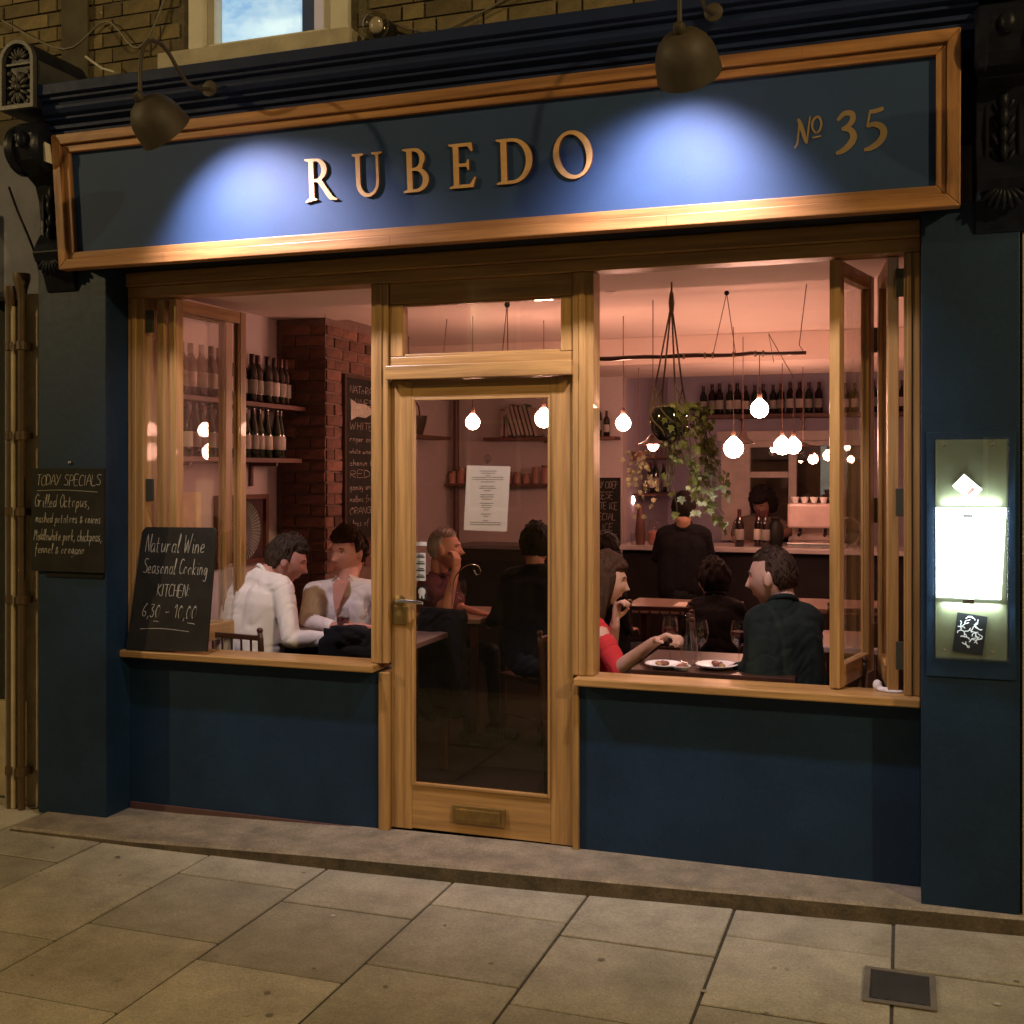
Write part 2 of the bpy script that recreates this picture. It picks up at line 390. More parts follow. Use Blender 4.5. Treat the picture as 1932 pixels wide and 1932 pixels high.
box('letter_flap', brass, lp, -1.885, -1.675, .006, .0135, .070, .120, bevel=.003)
hp = MB().lathe([(.026,0),(.026,.008),(.012,.012),(.010,.045),(0,.046)], (-2.165,.0275,1.035), 16, (0,-1,0)).build('handle_rose', brass, door, smooth=True)
MB().tube([(-2.165,-.017,1.035),(-2.12,-.020,1.038),(-2.05,-.017,1.034),(-2.035,-.010,1.030)], [.009,.008,.008,.007], 8).build('lever', steel, hp, smooth=True)
MB().lathe([(.024,0),(.024,.007),(.0,.010)], (-2.165,.0275,.965), 16, (0,-1,0)).build('lock_plate', brass, door, smooth=True)
lk = MB().box(-2.198,-2.130,.021,.0275,.925,1.010).build('lock_escutcheon', brass, door, bevel=.003)
MB().tube([(-1.33,.02,.3),(-1.33,.02,.35)], .006).build('hinge', steel, door) ; MB().tube([(-1.3435,.02,1.7),(-1.3435,.02,1.8)], .006).build('hinge', steel, door)
# folding window leaves
def leaf(near, far, z0=.752, z1=2.47, th=.042, sw=.062, label=None):
    n, f_ = Vector((*near,0)), Vector((*far,0)); d = (f_-n).normalized(); w_ = (f_-n).length; q = Vector((-d.y,d.x,0))
    def slab(a, b, za, zb, t0=-th/2, t1=th/2):
        p = [n+d*a+q*t0, n+d*b+q*t0, n+d*b+q*t1, n+d*a+q*t1]
        return MB().hexa([x+Vector((0,0,za)) for x in p]+[x+Vector((0,0,zb)) for x in p])
    lf = slab(0, sw, z0, z1).build('folding_window', oak_v, B, bevel=.003)
    if label: lf['label'] = label
    slab(w_-sw, w_, z0, z1).build('stile', oak_v, lf, bevel=.003)
    slab(sw+.001, w_-sw-.001, z0, z0+.085, -th/2+.001, th/2-.001).build('rail', oak_d, lf, bevel=.003)
    slab(sw+.001, w_-sw-.001, z1-.062, z1, -th/2+.001, th/2-.001).build('rail', oak_d, lf, bevel=.003)
    for t in (-1, 1):
        slab(sw+.0005, sw+.010, z0+.086, z1-.063, t*.008, t*(th/2-.004)).build('glazing_bead', oak_v, lf)
        slab(w_-sw-.010, w_-sw-.0005, z0+.086, z1-.063, t*.008, t*(th/2-.004)).build('glazing_bead', oak_v, lf)
    slab(sw+.001, w_-sw-.001, z0+.0855, z1-.0625, -.003, .003).build('pane', pane, lf)
    return lf
L1 = leaf((-3.462,.035),(-3.437,.60)); L2 = leaf((-3.392,.035),(-3.352,.60), sw=.05)
R1 = leaf((-.262,.035),(-.142,.53)); R2 = leaf((.006-.045,.05),(-.088,.53))
for lf, x, y, zs in ((L1,-3.506,.012,(2.36,1.53,.95)),(R1,-.115,.565,(2.20,1.45,.9)),(R2,-.008,.012,(2.36,1.5,.9))):
    for z in zs:
        h = MB().box(x-.022,x+.022,y-.006,y+.004,z-.055,z+.055).build('hinge', mat('dull_hinge_metal',(.07,.065,.045),rough=.5,metal=.5), lf, bevel=.002)
# soffit, fascia body, cornice
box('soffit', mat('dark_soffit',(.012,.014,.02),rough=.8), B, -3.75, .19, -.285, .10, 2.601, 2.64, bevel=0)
box('fascia_box', blue, B, -3.755, .19, -.285, .0, 2.641, 3.20, bevel=0)
def prof_extrude(prof, x0, x1):
    n = len(prof); m = MB(); m.add([(x0,y,z) for y,z in prof]+[(x1,y,z) for y,z in prof],
        [tuple(range(n)), tuple(range(2*n-1,n-1,-1))]+[(i,i+n,(i+1)%n+n,(i+1)%n) for i in range(n)]); return m
cp = [(.0,3.19),(-.345,3.19),(-.345,3.215),(-.362,3.222),(-.362,3.238),(-.352,3.244),(-.360,3.252),(-.385,3.258),(-.385,3.268),(-.378,3.272),(-.40,3.282),(-.412,3.300),(-.412,3.315),(-.402,3.320),(-.405,3.332),(-.425,3.338),(-.425,3.352),(-.445,3.358),(-.445,3.405),(-.43,3.412),(.0,3.50)]
prof_extrude(cp, -3.79, .25).build('cornice', blue_dk, B, bevel=.001, seg=1)
box('lead_flashing', mat('grey_lead',(.33,.31,.25),rough=.7,var=.3), B, -3.7, -3.05, -.20, -.1, 3.47, 3.500, bevel=.004)
# upper brick wall
wall = MB().box(-5.2,-3.275,.02,.3,2.9,6.2).box(-2.405,1.6,.02,.3,2.9,6.2).box(-3.275,-2.405,.02,.3,2.9,3.52).box(-3.275,-2.405,.02,.3,5.05,6.2).build('upper_wall', mortar, B)
CR = .0745
def brick_mesh(lx, hz, dy):
    return MB().box(-lx/2,lx/2,-dy,dy,-hz/2,hz/2)
def brick_proto(name, lx, mt, dy=.012):
    me = brick_mesh(lx, .065, dy).mesh('brick'); me.materials.append(mt); return me
full, half = brick_proto('b', .215, stock), brick_proto('b', .1025, stock)
nb = 0
for k in range(26):
    z = 3.40+k*CR
    x = -5.19+(k % 2)*.056; j = k
    while x < 1.5:
        hd = (j+k) % 2 == 0; lx = .1025 if hd else .215; xc = x+lx/2
        j += 1; x += lx+.0105
        if -3.275-.02 < xc+lx/2 and xc-lx/2 < -2.385 and 3.50 < z < 5.1: continue
        show = (xc < -3.1 and z < 4.2) or (xc > -2.5 and z < 3.95)
        if not show: continue
        if z < 3.45: continue
        o = bpy.data.objects.new('brick', half if hd else full); link(o, wall)
        o.location = Vector((xc, .022+random.uniform(-.003,.003), z))-WL[wall]
        o.scale = (1+random.uniform(-.02,.02),1,1+random.uniform(-.05,.05)); o.rotation_euler = (0,random.uniform(-.006,.006),random.uniform(-.01,.01)); nb += 1
# upstairs window
uw = MB().box(-3.27,-3.19,-.01,.14,3.615,5.0).build('upstairs_window', whitep, B, bevel=.004)
box('frame', whitep, uw, -2.50, -2.41, -.01, .14, 3.615, 5.0, bevel=.004)
box('bottom_rail', whitep, uw, -3.189, -2.501, .01, .13, 3.615, 3.680, bevel=.004)
box('sash_stile', whitep, uw, -3.188, -3.150, .03, .10, 3.681, 5.0, bevel=.003)
box('sash_stile', whitep, uw, -2.560, -2.502, .03, .10, 3.681, 5.0, bevel=.003)
box('stone_sill', mat('pale_stone_sill',(.40,.36,.26),rough=.85,var=.3,bump=.6), uw, -3.36, -2.34, -.13, .14, 3.535, 3.613, bevel=.006)
box('pane', pane, uw, -3.149, -2.561, .06, .065, 3.682, 4.99, bevel=0)
def lit(name, c1, c2, s, e):
    m = mat(name, c1, rough=.8, col2=c2, scale=s, stretch=(1,1,1.6)); n = m.node_tree.nodes; b = n['Principled BSDF']
    m.node_tree.links.new(n['Color Ramp'].outputs[0], b.inputs['Emission Color']); b.inputs['Emission Strength'].default_value = e; return m
box('lit_screen', lit('lit_blue_screen',(.10,.30,.62),(.70,.90,.95),3.2,.95), uw, -3.25, -2.80, .24, .26, 3.6, 4.9, bevel=0)
box('room_back', mat('brown_room_wall',(.30,.22,.19),rough=.8), uw, -3.3, -2.3, 1.0, 1.02, 3.5, 5.1, bevel=0)
box('curtain', lit('lit_beige_curtain',(.34,.26,.21),(.42,.33,.27),3,.55), uw, -2.70, -2.40, .20, .22, 3.6, 4.99, bevel=0)
# corbels
def corbel(x0, x1, plain=False):
    xm = (x0+x1)/2; w_ = x1-x0
    prof = [(.0,3.27),(-.36,3.27),(-.40,3.245),(-.425,3.20),(-.43,3.14),(-.41,3.08),(-.37,3.045),(-.30,3.03),(-.25,3.00),(-.225,2.93),(-.215,2.84),(-.22,2.77),(-.25,2.72),(-.27,2.675),(-.25,2.635),(-.21,2.61),(-.19,2.56),(-.17,2.50),(.0,2.46)]
    c = prof_extrude(prof, x0+.012, x1-.012).build('corbel', corb, B, bevel=.006)
    # scroll cheeks
    for xa, xb in ((x0+.0, x0+.045),(x1-.045, x1-.0)):
        MB().lathe([(0,0),(.105,0),(.118,.012),(.118,xb-xa-.012),(.105,xb-xa),(0,xb-xa)], (xa,-.335,3.145), 28, (1,0,0)).build('scroll', corb, c, smooth=True)
    MB().ball((xm,-.435,3.17),(.028,.02,.04)).build('rosette', corb, c, smooth='full')
    m = MB()
    for k in range(7):
        a = 2*math.pi*k/7; m.ball((xm+.020*math.cos(a),-.437,3.17+.026*math.sin(a)),(.010,.010,.010),8,6)
    m.build('petals', corb, c, smooth='full')
    # hanging husk
    for k in range(4):
        m = MB().ball((xm,-.235-.012*(k%2),2.96-.062*k),(.022-.002*k,.018,.036),10,8)
        for sgn in (-1,1): m.ball((xm+sgn*.026,-.226,2.945-.062*k),(.012,.012,.030),8,6, Matrix.Rotation(sgn*.45,3,'Y'))
        m.build('husk', corb, c, smooth='full')
    for k in range(3):
        xx = xm+(k-1)*.055; MB().tube([(xx,-.228,2.99),(xx,-.222,2.76)],.007,6).build('flute', corb, c)
    # acanthus tail
    for k in range(7):
        a = (k-3)*.30; m = MB().ball((xm+math.sin(a)*.055,-.235,2.655-math.cos(a)*.045),(.013,.02,.045),8,8, Matrix.Rotation(-a,3,'Y'))
        m.build('acanthus_leaf', corb, c, smooth='full')
    # top block with arched head
    z0, zc, h = 3.30, 3.52, w_/2
    outer = [(x0,z0),(x1,z0)]+arc(xm,zc,h,h*1.02,0,180,16)
    blk = MB().prism(outer, [], lambda x,y,d:(x,d,y), -.10, -.445).build('arched_block', corb, c, bevel=.003)
    rim = MB().prism(outer, [[(x0+.020,z0+.022),(x1-.020,z0+.022)]+arc(xm,zc,h-.020,h*1.02-.020,0,180,16)], lambda x,y,d:(x,d,y), -.4455, -.470)
    rim.build('raised_rim', mat('worn_grey_paint',(.055,.052,.046),rough=.5,var=.4,scale=20), c, bevel=.003)
    hi = MATS['worn_grey_paint']; m = MB()
    for k in range(12):
        a = 2*math.pi*k/12; m.ball((xm+.038*math.cos(a),-.452,3.405+.050*math.sin(a)),(.009,.012,.026),8,6, Matrix.Rotation(math.pi/2-a,3,'Y') if 1 else None)
    m.ball((xm,-.455,3.405),(.016,.018,.018)).build('sunflower', hi, c, smooth='full')
    m = MB()
    for k in range(7):
        a = R(25+130*k/6); m.ball((xm+.042*math.cos(a),-.450,3.53+.038*math.sin(a)),(.006,.010,.026),8,6, Matrix.Rotation(math.pi/2-a,3,'Y'))
    m.build('fan', hi, c, smooth='full')
    box('bar', hi, c, x0+.022, x1-.022, -.458, -.446, 3.505, 3.517, bevel=.002)
    for sx_ in (-1,1):
        for sz_ in (-1,1): MB().ball((xm+sx_*.055,-.449,3.405+sz_*.068),(.012,.010,.012),8,6).build('corner_leaf', hi, c, smooth='full')
    MB().lathe([(0,0),(.115,0),(.115,.30),(0,.30)], (xm,-.44,3.47), 20, (0,1,0)).build('lead_hood', mat('dark_lead',(.05,.05,.045),rough=.7,var=.3), c, smooth=True)
    return c
corbel(-3.985, -3.785); corbel(.235, .445)
# shadow-side return boards below the corbels
# neighbouring fronts
N1 = thing('neighbouring_house', 'ochre rendered strip of the neighbouring house left of the blue shopfront', 'building', (-4.6,.1,0))
box('render', stucco, N1, -4.20, -4.036, -.06, .3, -.08, 2.52, bevel=.006)
box('quoin', mat('greenish_render',(.20,.17,.10),rough=.9,var=.3), N1, -4.075, -4.0355, -.085, -.061, -.08, 1.9, bevel=.004)
box('side_wall', mat('dark_painted_front',(.03,.03,.022),rough=.7,var=.4,scale=3), N1, -6.2, -4.216, .10, .35, -.08, 2.9, bevel=0)
box('blue_grey_wall', mat('grey_blue_render',(.20,.20,.23),rough=.85,var=.2), N1, -4.6, -4.036, -.02, .15, 2.521, 3.3, bevel=0)
box('green_board', mat('teal_painted_board',(.03,.15,.13),rough=.6,var=.3), N1, -4.56, -4.42, -.06, -.021, 2.30, 2.95, bevel=.004)
box('low_render', stucco, N1, -4.9, -4.23, .06, .099, -.08, .42, bevel=.004)
N2 = thing('neighbouring_shop', 'narrow sliver of pale cream neighbouring front right of the blue pilaster', 'building', (1,0,0))
box('pale_pilaster', mat('cream_pilaster',(.52,.44,.28),rough=.7,var=.15), N2, .410, .8, -.15, .2, -.08, 3.0, bevel=.004)
box('wall', stucco, N2, .801, 3.5, -.0, .3, -.08, 3.3, bevel=0)
# drain pipes
for i, (u, r, lab) in enumerate(((19,.015,'brown iron drainpipe, the outer of the two left of the blue pilaster'),(41,.0185,'brown iron drainpipe, the nearer to the blue pilaster of two'))):
    p = spot(u, 1000, -.12)
    t = thing('drainpipe', lab, 'drainpipe', (p.x,-.12,-.06), group='drainpipes beside the shopfront')
    MB().lathe([(0,-.07),(r,-.07),(r,2.42+.06*i),(r*1.5,2.47+.06*i),(r*2.2,2.52+.06*i),(r*2.2,2.55+.06*i),(r*1.6,2.55+.06*i),(0,2.53+.06*i)], (p.x,-.12,0), 16).build('pipe', rust, t, smooth=True)
    for z in (2.25,1.80,1.42,.98,.12):
        b_ = MB().lathe([(r+.002,-.022),(r+.010,-.020),(r+.010,.020),(r+.002,.022)], (p.x,-.12,z), 14)
        b_.box(p.x-r-.014,p.x+r+.014,-.095,-.08,z-.016,z+.016).build('pipe_collar', rust, t)
pp = spot(31,1000,-.09)
tag(MB().box(pp.x-.016,pp.x+.016,-.128,-.062,-.07,2.45).build('rendered_strip', stucco, N1, bevel=.004))
pl = spot(13,1000,-.10)
t = MB().tube([(pl.x,-.10,-.06),(pl.x,-.10,2.5)], .008, 8).build('conduit', iron); tag(t, 'thin pale conduit running up left of the two drainpipes', 'conduit')
t = MB().tube(smoothline([(-4.25,-.12,3.05),(-4.17,-.15,2.92),(-4.10,-.13,2.75),(-4.07,-.11,2.62),(-4.06,-.10,2.4)]), .006, 6).build('cable', blackm); tag(t, 'black cable sagging past the left corbel', 'cable')
# cables on the brickwork, bulkhead lamps
for pts, lab in (([(-4.4,-.01,3.95),(-4.0,-.015,3.75),(-3.75,-.01,3.86),(-3.55,-.02,3.70),(-3.40,-.01,3.95),(-3.38,-.01,4.3)],'thin cable looping over the brickwork left of the upstairs window'),
                 ([(-2.30,-.015,3.70),(-2.0,-.02,3.58),(-1.75,-.015,3.64),(-1.5,-.02,3.72),(-1.2,-.015,3.66),(-.9,-.01,3.72)],'thin cable clipped to the brickwork right of the upstairs window')):
    tag(MB().tube(smoothline(pts,6), .005, 6).build('cable', mat('grey_cable',(.16,.14,.10),rough=.6)), lab, 'cable')
def bulkhead(u, v, lab):
    p = spot(u, v, -.12); t = thing('bulkhead_lamp', lab, 'lamp', p, group='unlit round glass lamps on the brickwork')
    MB().lathe([(.055,0),(.055,.03),(.03,.05),(.03,.09),(0,.09)], (p.x,-.04,p.z), 18, (0,1,0)).build('base', blackm, t, smooth=True)
    MB().ball(p, (.060,.060,.060), 18, 12).build('glass_globe', glass('dirty_lamp_glass',(.80,.78,.72),1.0,.12), t, smooth='full')
    MB().ball((p.x,-.115,p.z),(.034,.02,.038),12,8).build('bulb', mat('dead_bulb',(.55,.5,.42),rough=.3), t, smooth='full')
bulkhead(709, 47, 'round unlit glass lamp on the wall beside the upstairs window')
bulkhead(1310-2, -8, 'round unlit glass lamp high on the wall above the right sign lamp')
# plaster and conduit bits at the left top
box('wall_patch', mat('dark_render_patch',(.07,.06,.035),rough=.9,var=.4), wall, -4.02, -3.86, -.012, -.002, 3.45, 4.3, bevel=0)
t = MB().tube([(-3.80,-.10,3.66),(-3.72,-.08,3.60),(-3.66,-.06,3.58)], .006, 6).build('cable', mat('white_cable',(.6,.58,.5))); tag(t, 'short white cable end above the left corbel', 'cable')

# ------------------------------------------------------------------ sign
S = thing('shop_sign', 'long dark blue sign board with oak frame and raised pale letters', 'sign', (-1.78,-.30,2.57))
TILT = .055/.63
def SF(x, z, d):               # point on the sign: x along, z height, d proud of the board
    t = TILT; y = -.300-(z-2.57)*t; return Vector((x, y-d, z+d*t*0))
def srect(x0, x1, z0, z1, d0, d1):
    return MB().hexa([SF(x0,z0,d1),SF(x1,z0,d1),SF(x1,z0,d0),SF(x0,z0,d0),SF(x0,z1,d1),SF(x1,z1,d1),SF(x1,z1,d0),SF(x0,z1,d0)])
FX0, FX1, FZ0, FZ1 = -3.763, .192, 2.572, 3.190
srect(FX0+.06, FX1-.06, FZ0+.06, FZ1-.06, -.03, -.012).build('sign_board', blue_sign, S)
def mitre(name, m, o, i, d0, d1):      # o, i: the outer and inner rectangles; four mitred members
    X0,X1,Z0,Z1 = o; x0,x1,z0,z1 = i
    q = [[(X0,Z0),(X1,Z0),(x1,z0),(x0,z0)], [(X1,Z0),(X1,Z1),(x1,z1),(x1,z0)], [(X1,Z1),(X0,Z1),(x0,z1),(x1,z1)], [(X0,Z1),(X0,Z0),(x0,z0),(x0,z1)]]
    for k, c in enumerate(q):
        MB().prism(c, [], lambda x,y,d: SF(x,y,d), d0, d1).build(name, m[k%2], S, bevel=.004)
g = .0008
mitre('frame_rail', (fr_h,fr_v), (FX0,FX1,FZ0,FZ1), (FX0+.047,FX1-.047,FZ0+.045,FZ1-.045), -.03, .030)
mitre('inner_rail', (fr_h,fr_v), (FX0+.048,FX1-.048,FZ0+.046,FZ1-.046), (FX0+.083,FX1-.083,FZ0+.080,FZ1-.080), -.012, .012)
for x in (-1.05+.18, -3.18, -2.05):                   # butt joints in the long rails
    srect(x, x+.0015, FZ0+.001, FZ0+.044, .0300, .0306).build('joint', giltside, S)
srect(-.355, -.3535, FZ1-.044, FZ1-.001, .0300, .0306).build('joint', giltside, S)
def letter(ch, outer, holes, x0, z0, sc, sx=None, thick=.020, nm='letter'):
    sx = sx or sc; f_ = lambda x,y,d: SF(x0+x*sx, z0+y*sc, d)
    o = MB().prism(outer, holes, f_, -.0115, .002).build(nm, gilt, S)
    o.data.materials.append(giltside)
    n = len(outer)+sum(len(h) for h in holes)
    for p in o.data.polygons:
        if abs(p.normal.y) < .8: p.material_index = 1
    return o
Rl = [(-.03,-.03),(.30,.015),(.30,.045),(.225,.075),(.225,.445),(.29,.445),(.345,.415),(.60,.06),(.66,.0),(.86,-.02),(.86,.015),(.78,.05),(.72,.10),(.445,.475)]+arc(.30,.725,.30,.265,-58,90,12)+[(-.02,1.0),(-.02,.962),(.09,.925),(.08,.08),(-.03,.01)]
Rh = [[(.225,.93),(.225,.51),(.285,.51)]+arc(.285,.72,.165,.208,-75,90,10)]
Ul = [(-.02,1.0),(-.02,.962),(.075,.93),(.075,.36)]+arc(.40,.335,.325,.355,180,360,16)+[(.725,.93),(.83,.965),(.83,1.0),(.54,1.0),(.54,.965),(.655,.93),(.655,.36)]+arc(.425,.33,.225,.265,0,-180,14)+[(.20,.93),(.30,.962),(.30,1.0)]
Bl = [(-.02,0),(.34,0)]+arc(.33,.275,.33,.275,-85,62,12)+arc(.29,.76,.28,.24,-38,90,10)+[(-.02,1),(-.02,.965),(.085,.93),(.085,.07),(-.02,.035)]
Bh = [[(.225,.07),(.30,.065)]+arc(.30,.275,.205,.21,-80,85,10)+[(.225,.49)], [(.225,.555)]+arc(.275,.74,.160,.188,-75,90,8)+[(.225,.93)]]
El = [(-.02,0),(.60,0),(.68,.22),(.64,.23),(.52,.075),(.235,.075),(.235,.475),(.43,.475),(.47,.39),(.505,.39),(.505,.63),(.47,.63),(.43,.55),(.235,.55),(.235,.925),(.47,.925),(.575,.80),(.61,.81),(.585,1.0),(-.02,1.0),(-.02,.965),(.09,.93),(.09,.07),(-.02,.035)]
Dl = [(-.02,0),(.36,0)]+arc(.36,.50,.49,.50,-90,90,20)+[(-.02,1),(-.02,.965),(.09,.93),(.09,.07),(-.02,.035)]
Dh = [[(.235,.07),(.35,.07)]+arc(.35,.50,.345,.43,-90,90,18)+[(.235,.93)]]
Ol = arc(.44,.49,.44,.53,0,346,26,8); Oh = [arc(.44,.49,.30,.455,0,346,26,14)]
def at_sign(u, v): return spot(u, v, -.325)
base = 2.792; H_ = .180
for ch, o, h, u, wd in (('R',Rl,Rh,576,59),('U',Ul,None,666,56),('B',Bl,Bh,761,48),('E',El,None,848,50),('D',Dl,Dh,937,68),('O',Ol,Oh,1044,74)):
    xa, xb = at_sign(u,330).x, at_sign(u+wd,330).x; ex = max(p[0] for p in o)-min(p[0] for p in o); mn = min(p[0] for p in o)
    s_ = (xb-xa)/ex; letter(ch, o, h or [], xa-mn*s_, base+(.004 if ch=='O' else 0), H_, s_)
# painted number
def stroke(pts, wd, x0, z0, sc, k=0, nm='numeral', par=None, m=None):
    p = smoothline(pts, 5); n = len(p)
    ws = [wd[0]+(wd[1]-wd[0])*math.sin(math.pi*min(1,(i+1)/(n+1)))**.8 for i in range(n)]
    return MB().prism(ribbon(p, ws), [], lambda x,y,d: SF(x0+x*sc, z0+y*sc, d), -.0115, -.0095+k*.0006).build(nm, m or gold, par or S)
gold = mat('gold_paint', (.25,.175,.08), rough=.5, var=.1)
a = at_sign(1578,281)
stroke([(.03,.80),(.20,.97),(.40,.96),(.44,.80),(.33,.64),(.14,.55)], (.06,.16), a.x, a.z, .132)
stroke([(.14,.56),(.36,.52),(.46,.34),(.38,.14),(.18,-.03),(-.02,-.10)], (.06,.19), a.x, a.z, .132, 1)
a = at_sign(1630,277)
stroke([(.14,.96),(.36,.98),(.52,1.03)], (.09,.12), a.x, a.z, .132)
stroke([(.16,.96),(.12,.74),(.07,.56)], (.05,.06), a.x, a.z, .132, 1)
stroke([(.07,.57),(.26,.62),(.46,.53),(.52,.34),(.40,.12),(.18,-.02),(.0,-.06)], (.06,.19), a.x, a.z, .132, 2)
a = at_sign(1500,274)
stroke([(-.03,-.08),(.07,.10),(.12,.50),(.16,.95)], (.06,.07), a.x, a.z, .10)
stroke([(.10,.98),(.20,.78),(.32,.35),(.42,.05)], (.06,.15), a.x, a.z, .10, 1)
stroke([(.42,.05),(.47,.50),(.55,1.04)], (.05,.07), a.x, a.z, .10, 2)
stroke([(.75,.40),(.62,.60),(.66,.88),(.84,.98),(.95,.75),(.88,.48),(.76,.40)], (.05,.09), a.x, a.z, .10, 3)
stroke([(.62,.24),(.78,.25),(.94,.28)], (.05,.06), a.x, a.z, .10, 4)
# torn white tape on the sign's top left corner
t = MB().hexa([(-3.792,-.40,3.07),(-3.765,-.41,3.06),(-3.765,-.36,3.06),(-3.792,-.36,3.07),(-3.80,-.40,3.13),(-3.775,-.41,3.155),(-3.775,-.37,3.15),(-3.80,-.37,3.12)]).build('torn_tape', paper); tag(t, 'scrap of white tape at the upper left corner of the sign frame', 'tape')

# ------------------------------------------------------------------ swan-neck sign lamps
def swan(un, vn, va, lab, side, aim):
    nk = spot(un, vn, -.85); X = nk.x; za = spot(un+100, va, -.44).z
    t = thing('sign_lamp', lab, 'lamp', (X,-.44,za), group='swan neck lamps over the sign')
    a = Vector((side,.70,-.62)).normalized()
    MB().tube(smoothline([(X+.05,-.445,za),(X+.045,-.50,za-.018),(X+.035,-.57,za-.022),(X+.025,-.635,za+.020),(X+.015,-.690,za+.075),(X+.005,-.745,za+.100),(X,-.805,za+.082),(X,-.845,za+.020),(X,-.856,nk.z+.08),(X,-.85,nk.z)],6), .0085, 10).build('arm', lampm, t, smooth=True)
    MB().lathe([(.035,0),(.035,.008),(.012,.016),(0,.016)], (X+.05,-.443,za), 14, (0,-1,0)).build('wall_plate', lampm, t, smooth=True)
    c0 = Vector((X,-.85,nk.z))
    MB().lathe([(.016,-.012),(.022,0),(.022,.022),(.016,.03)], c0-a*.02, 14, a).build('lamp_holder', lampm, t, smooth=True)
    out = [(.018,0),(.040,.004),(.066,.018),(.088,.042),(.102,.072),(.109,.105),(.113,.145),(.115,.162)]
    inn = [(.111,.162),(.108,.145),(.103,.105),(.095,.075),(.080,.046),(.060,.024),(.035,.012),(.0,.010)]
    sh = MB().lathe(out+inn, c0, 28, a).build('shade', lampm, t, smooth=True)
    MB().ball(c0+a*.040, (.018,.018,.020), 14, 10).build('spot_bulb', mat('cool_bulb_glow',(.8,.88,1),emit=6,var=0), t, smooth='full')
    ld = bpy.data.lights.new('sign_light','SPOT'); ld.energy = SPOT_W; ld.color = SPOT_COL; ld.spot_size = R(112); ld.spot_blend = .9; ld.shadow_soft_size = .05
    lo = bpy.data.objects.new('sign_light', ld); link(lo, t)
    lo.location = c0+a*.066-Vector(t.location); lo.rotation_euler = Vector((aim,.70,-1.05)).to_track_quat('-Z','Y').to_euler()
    return t
swan(266, 188, 172, 'khaki swan neck sign lamp at the left end of the sign', .22, .40)
swan(1283, 60, 20, 'khaki swan neck sign lamp to the right of the big letters', .06, -.30)

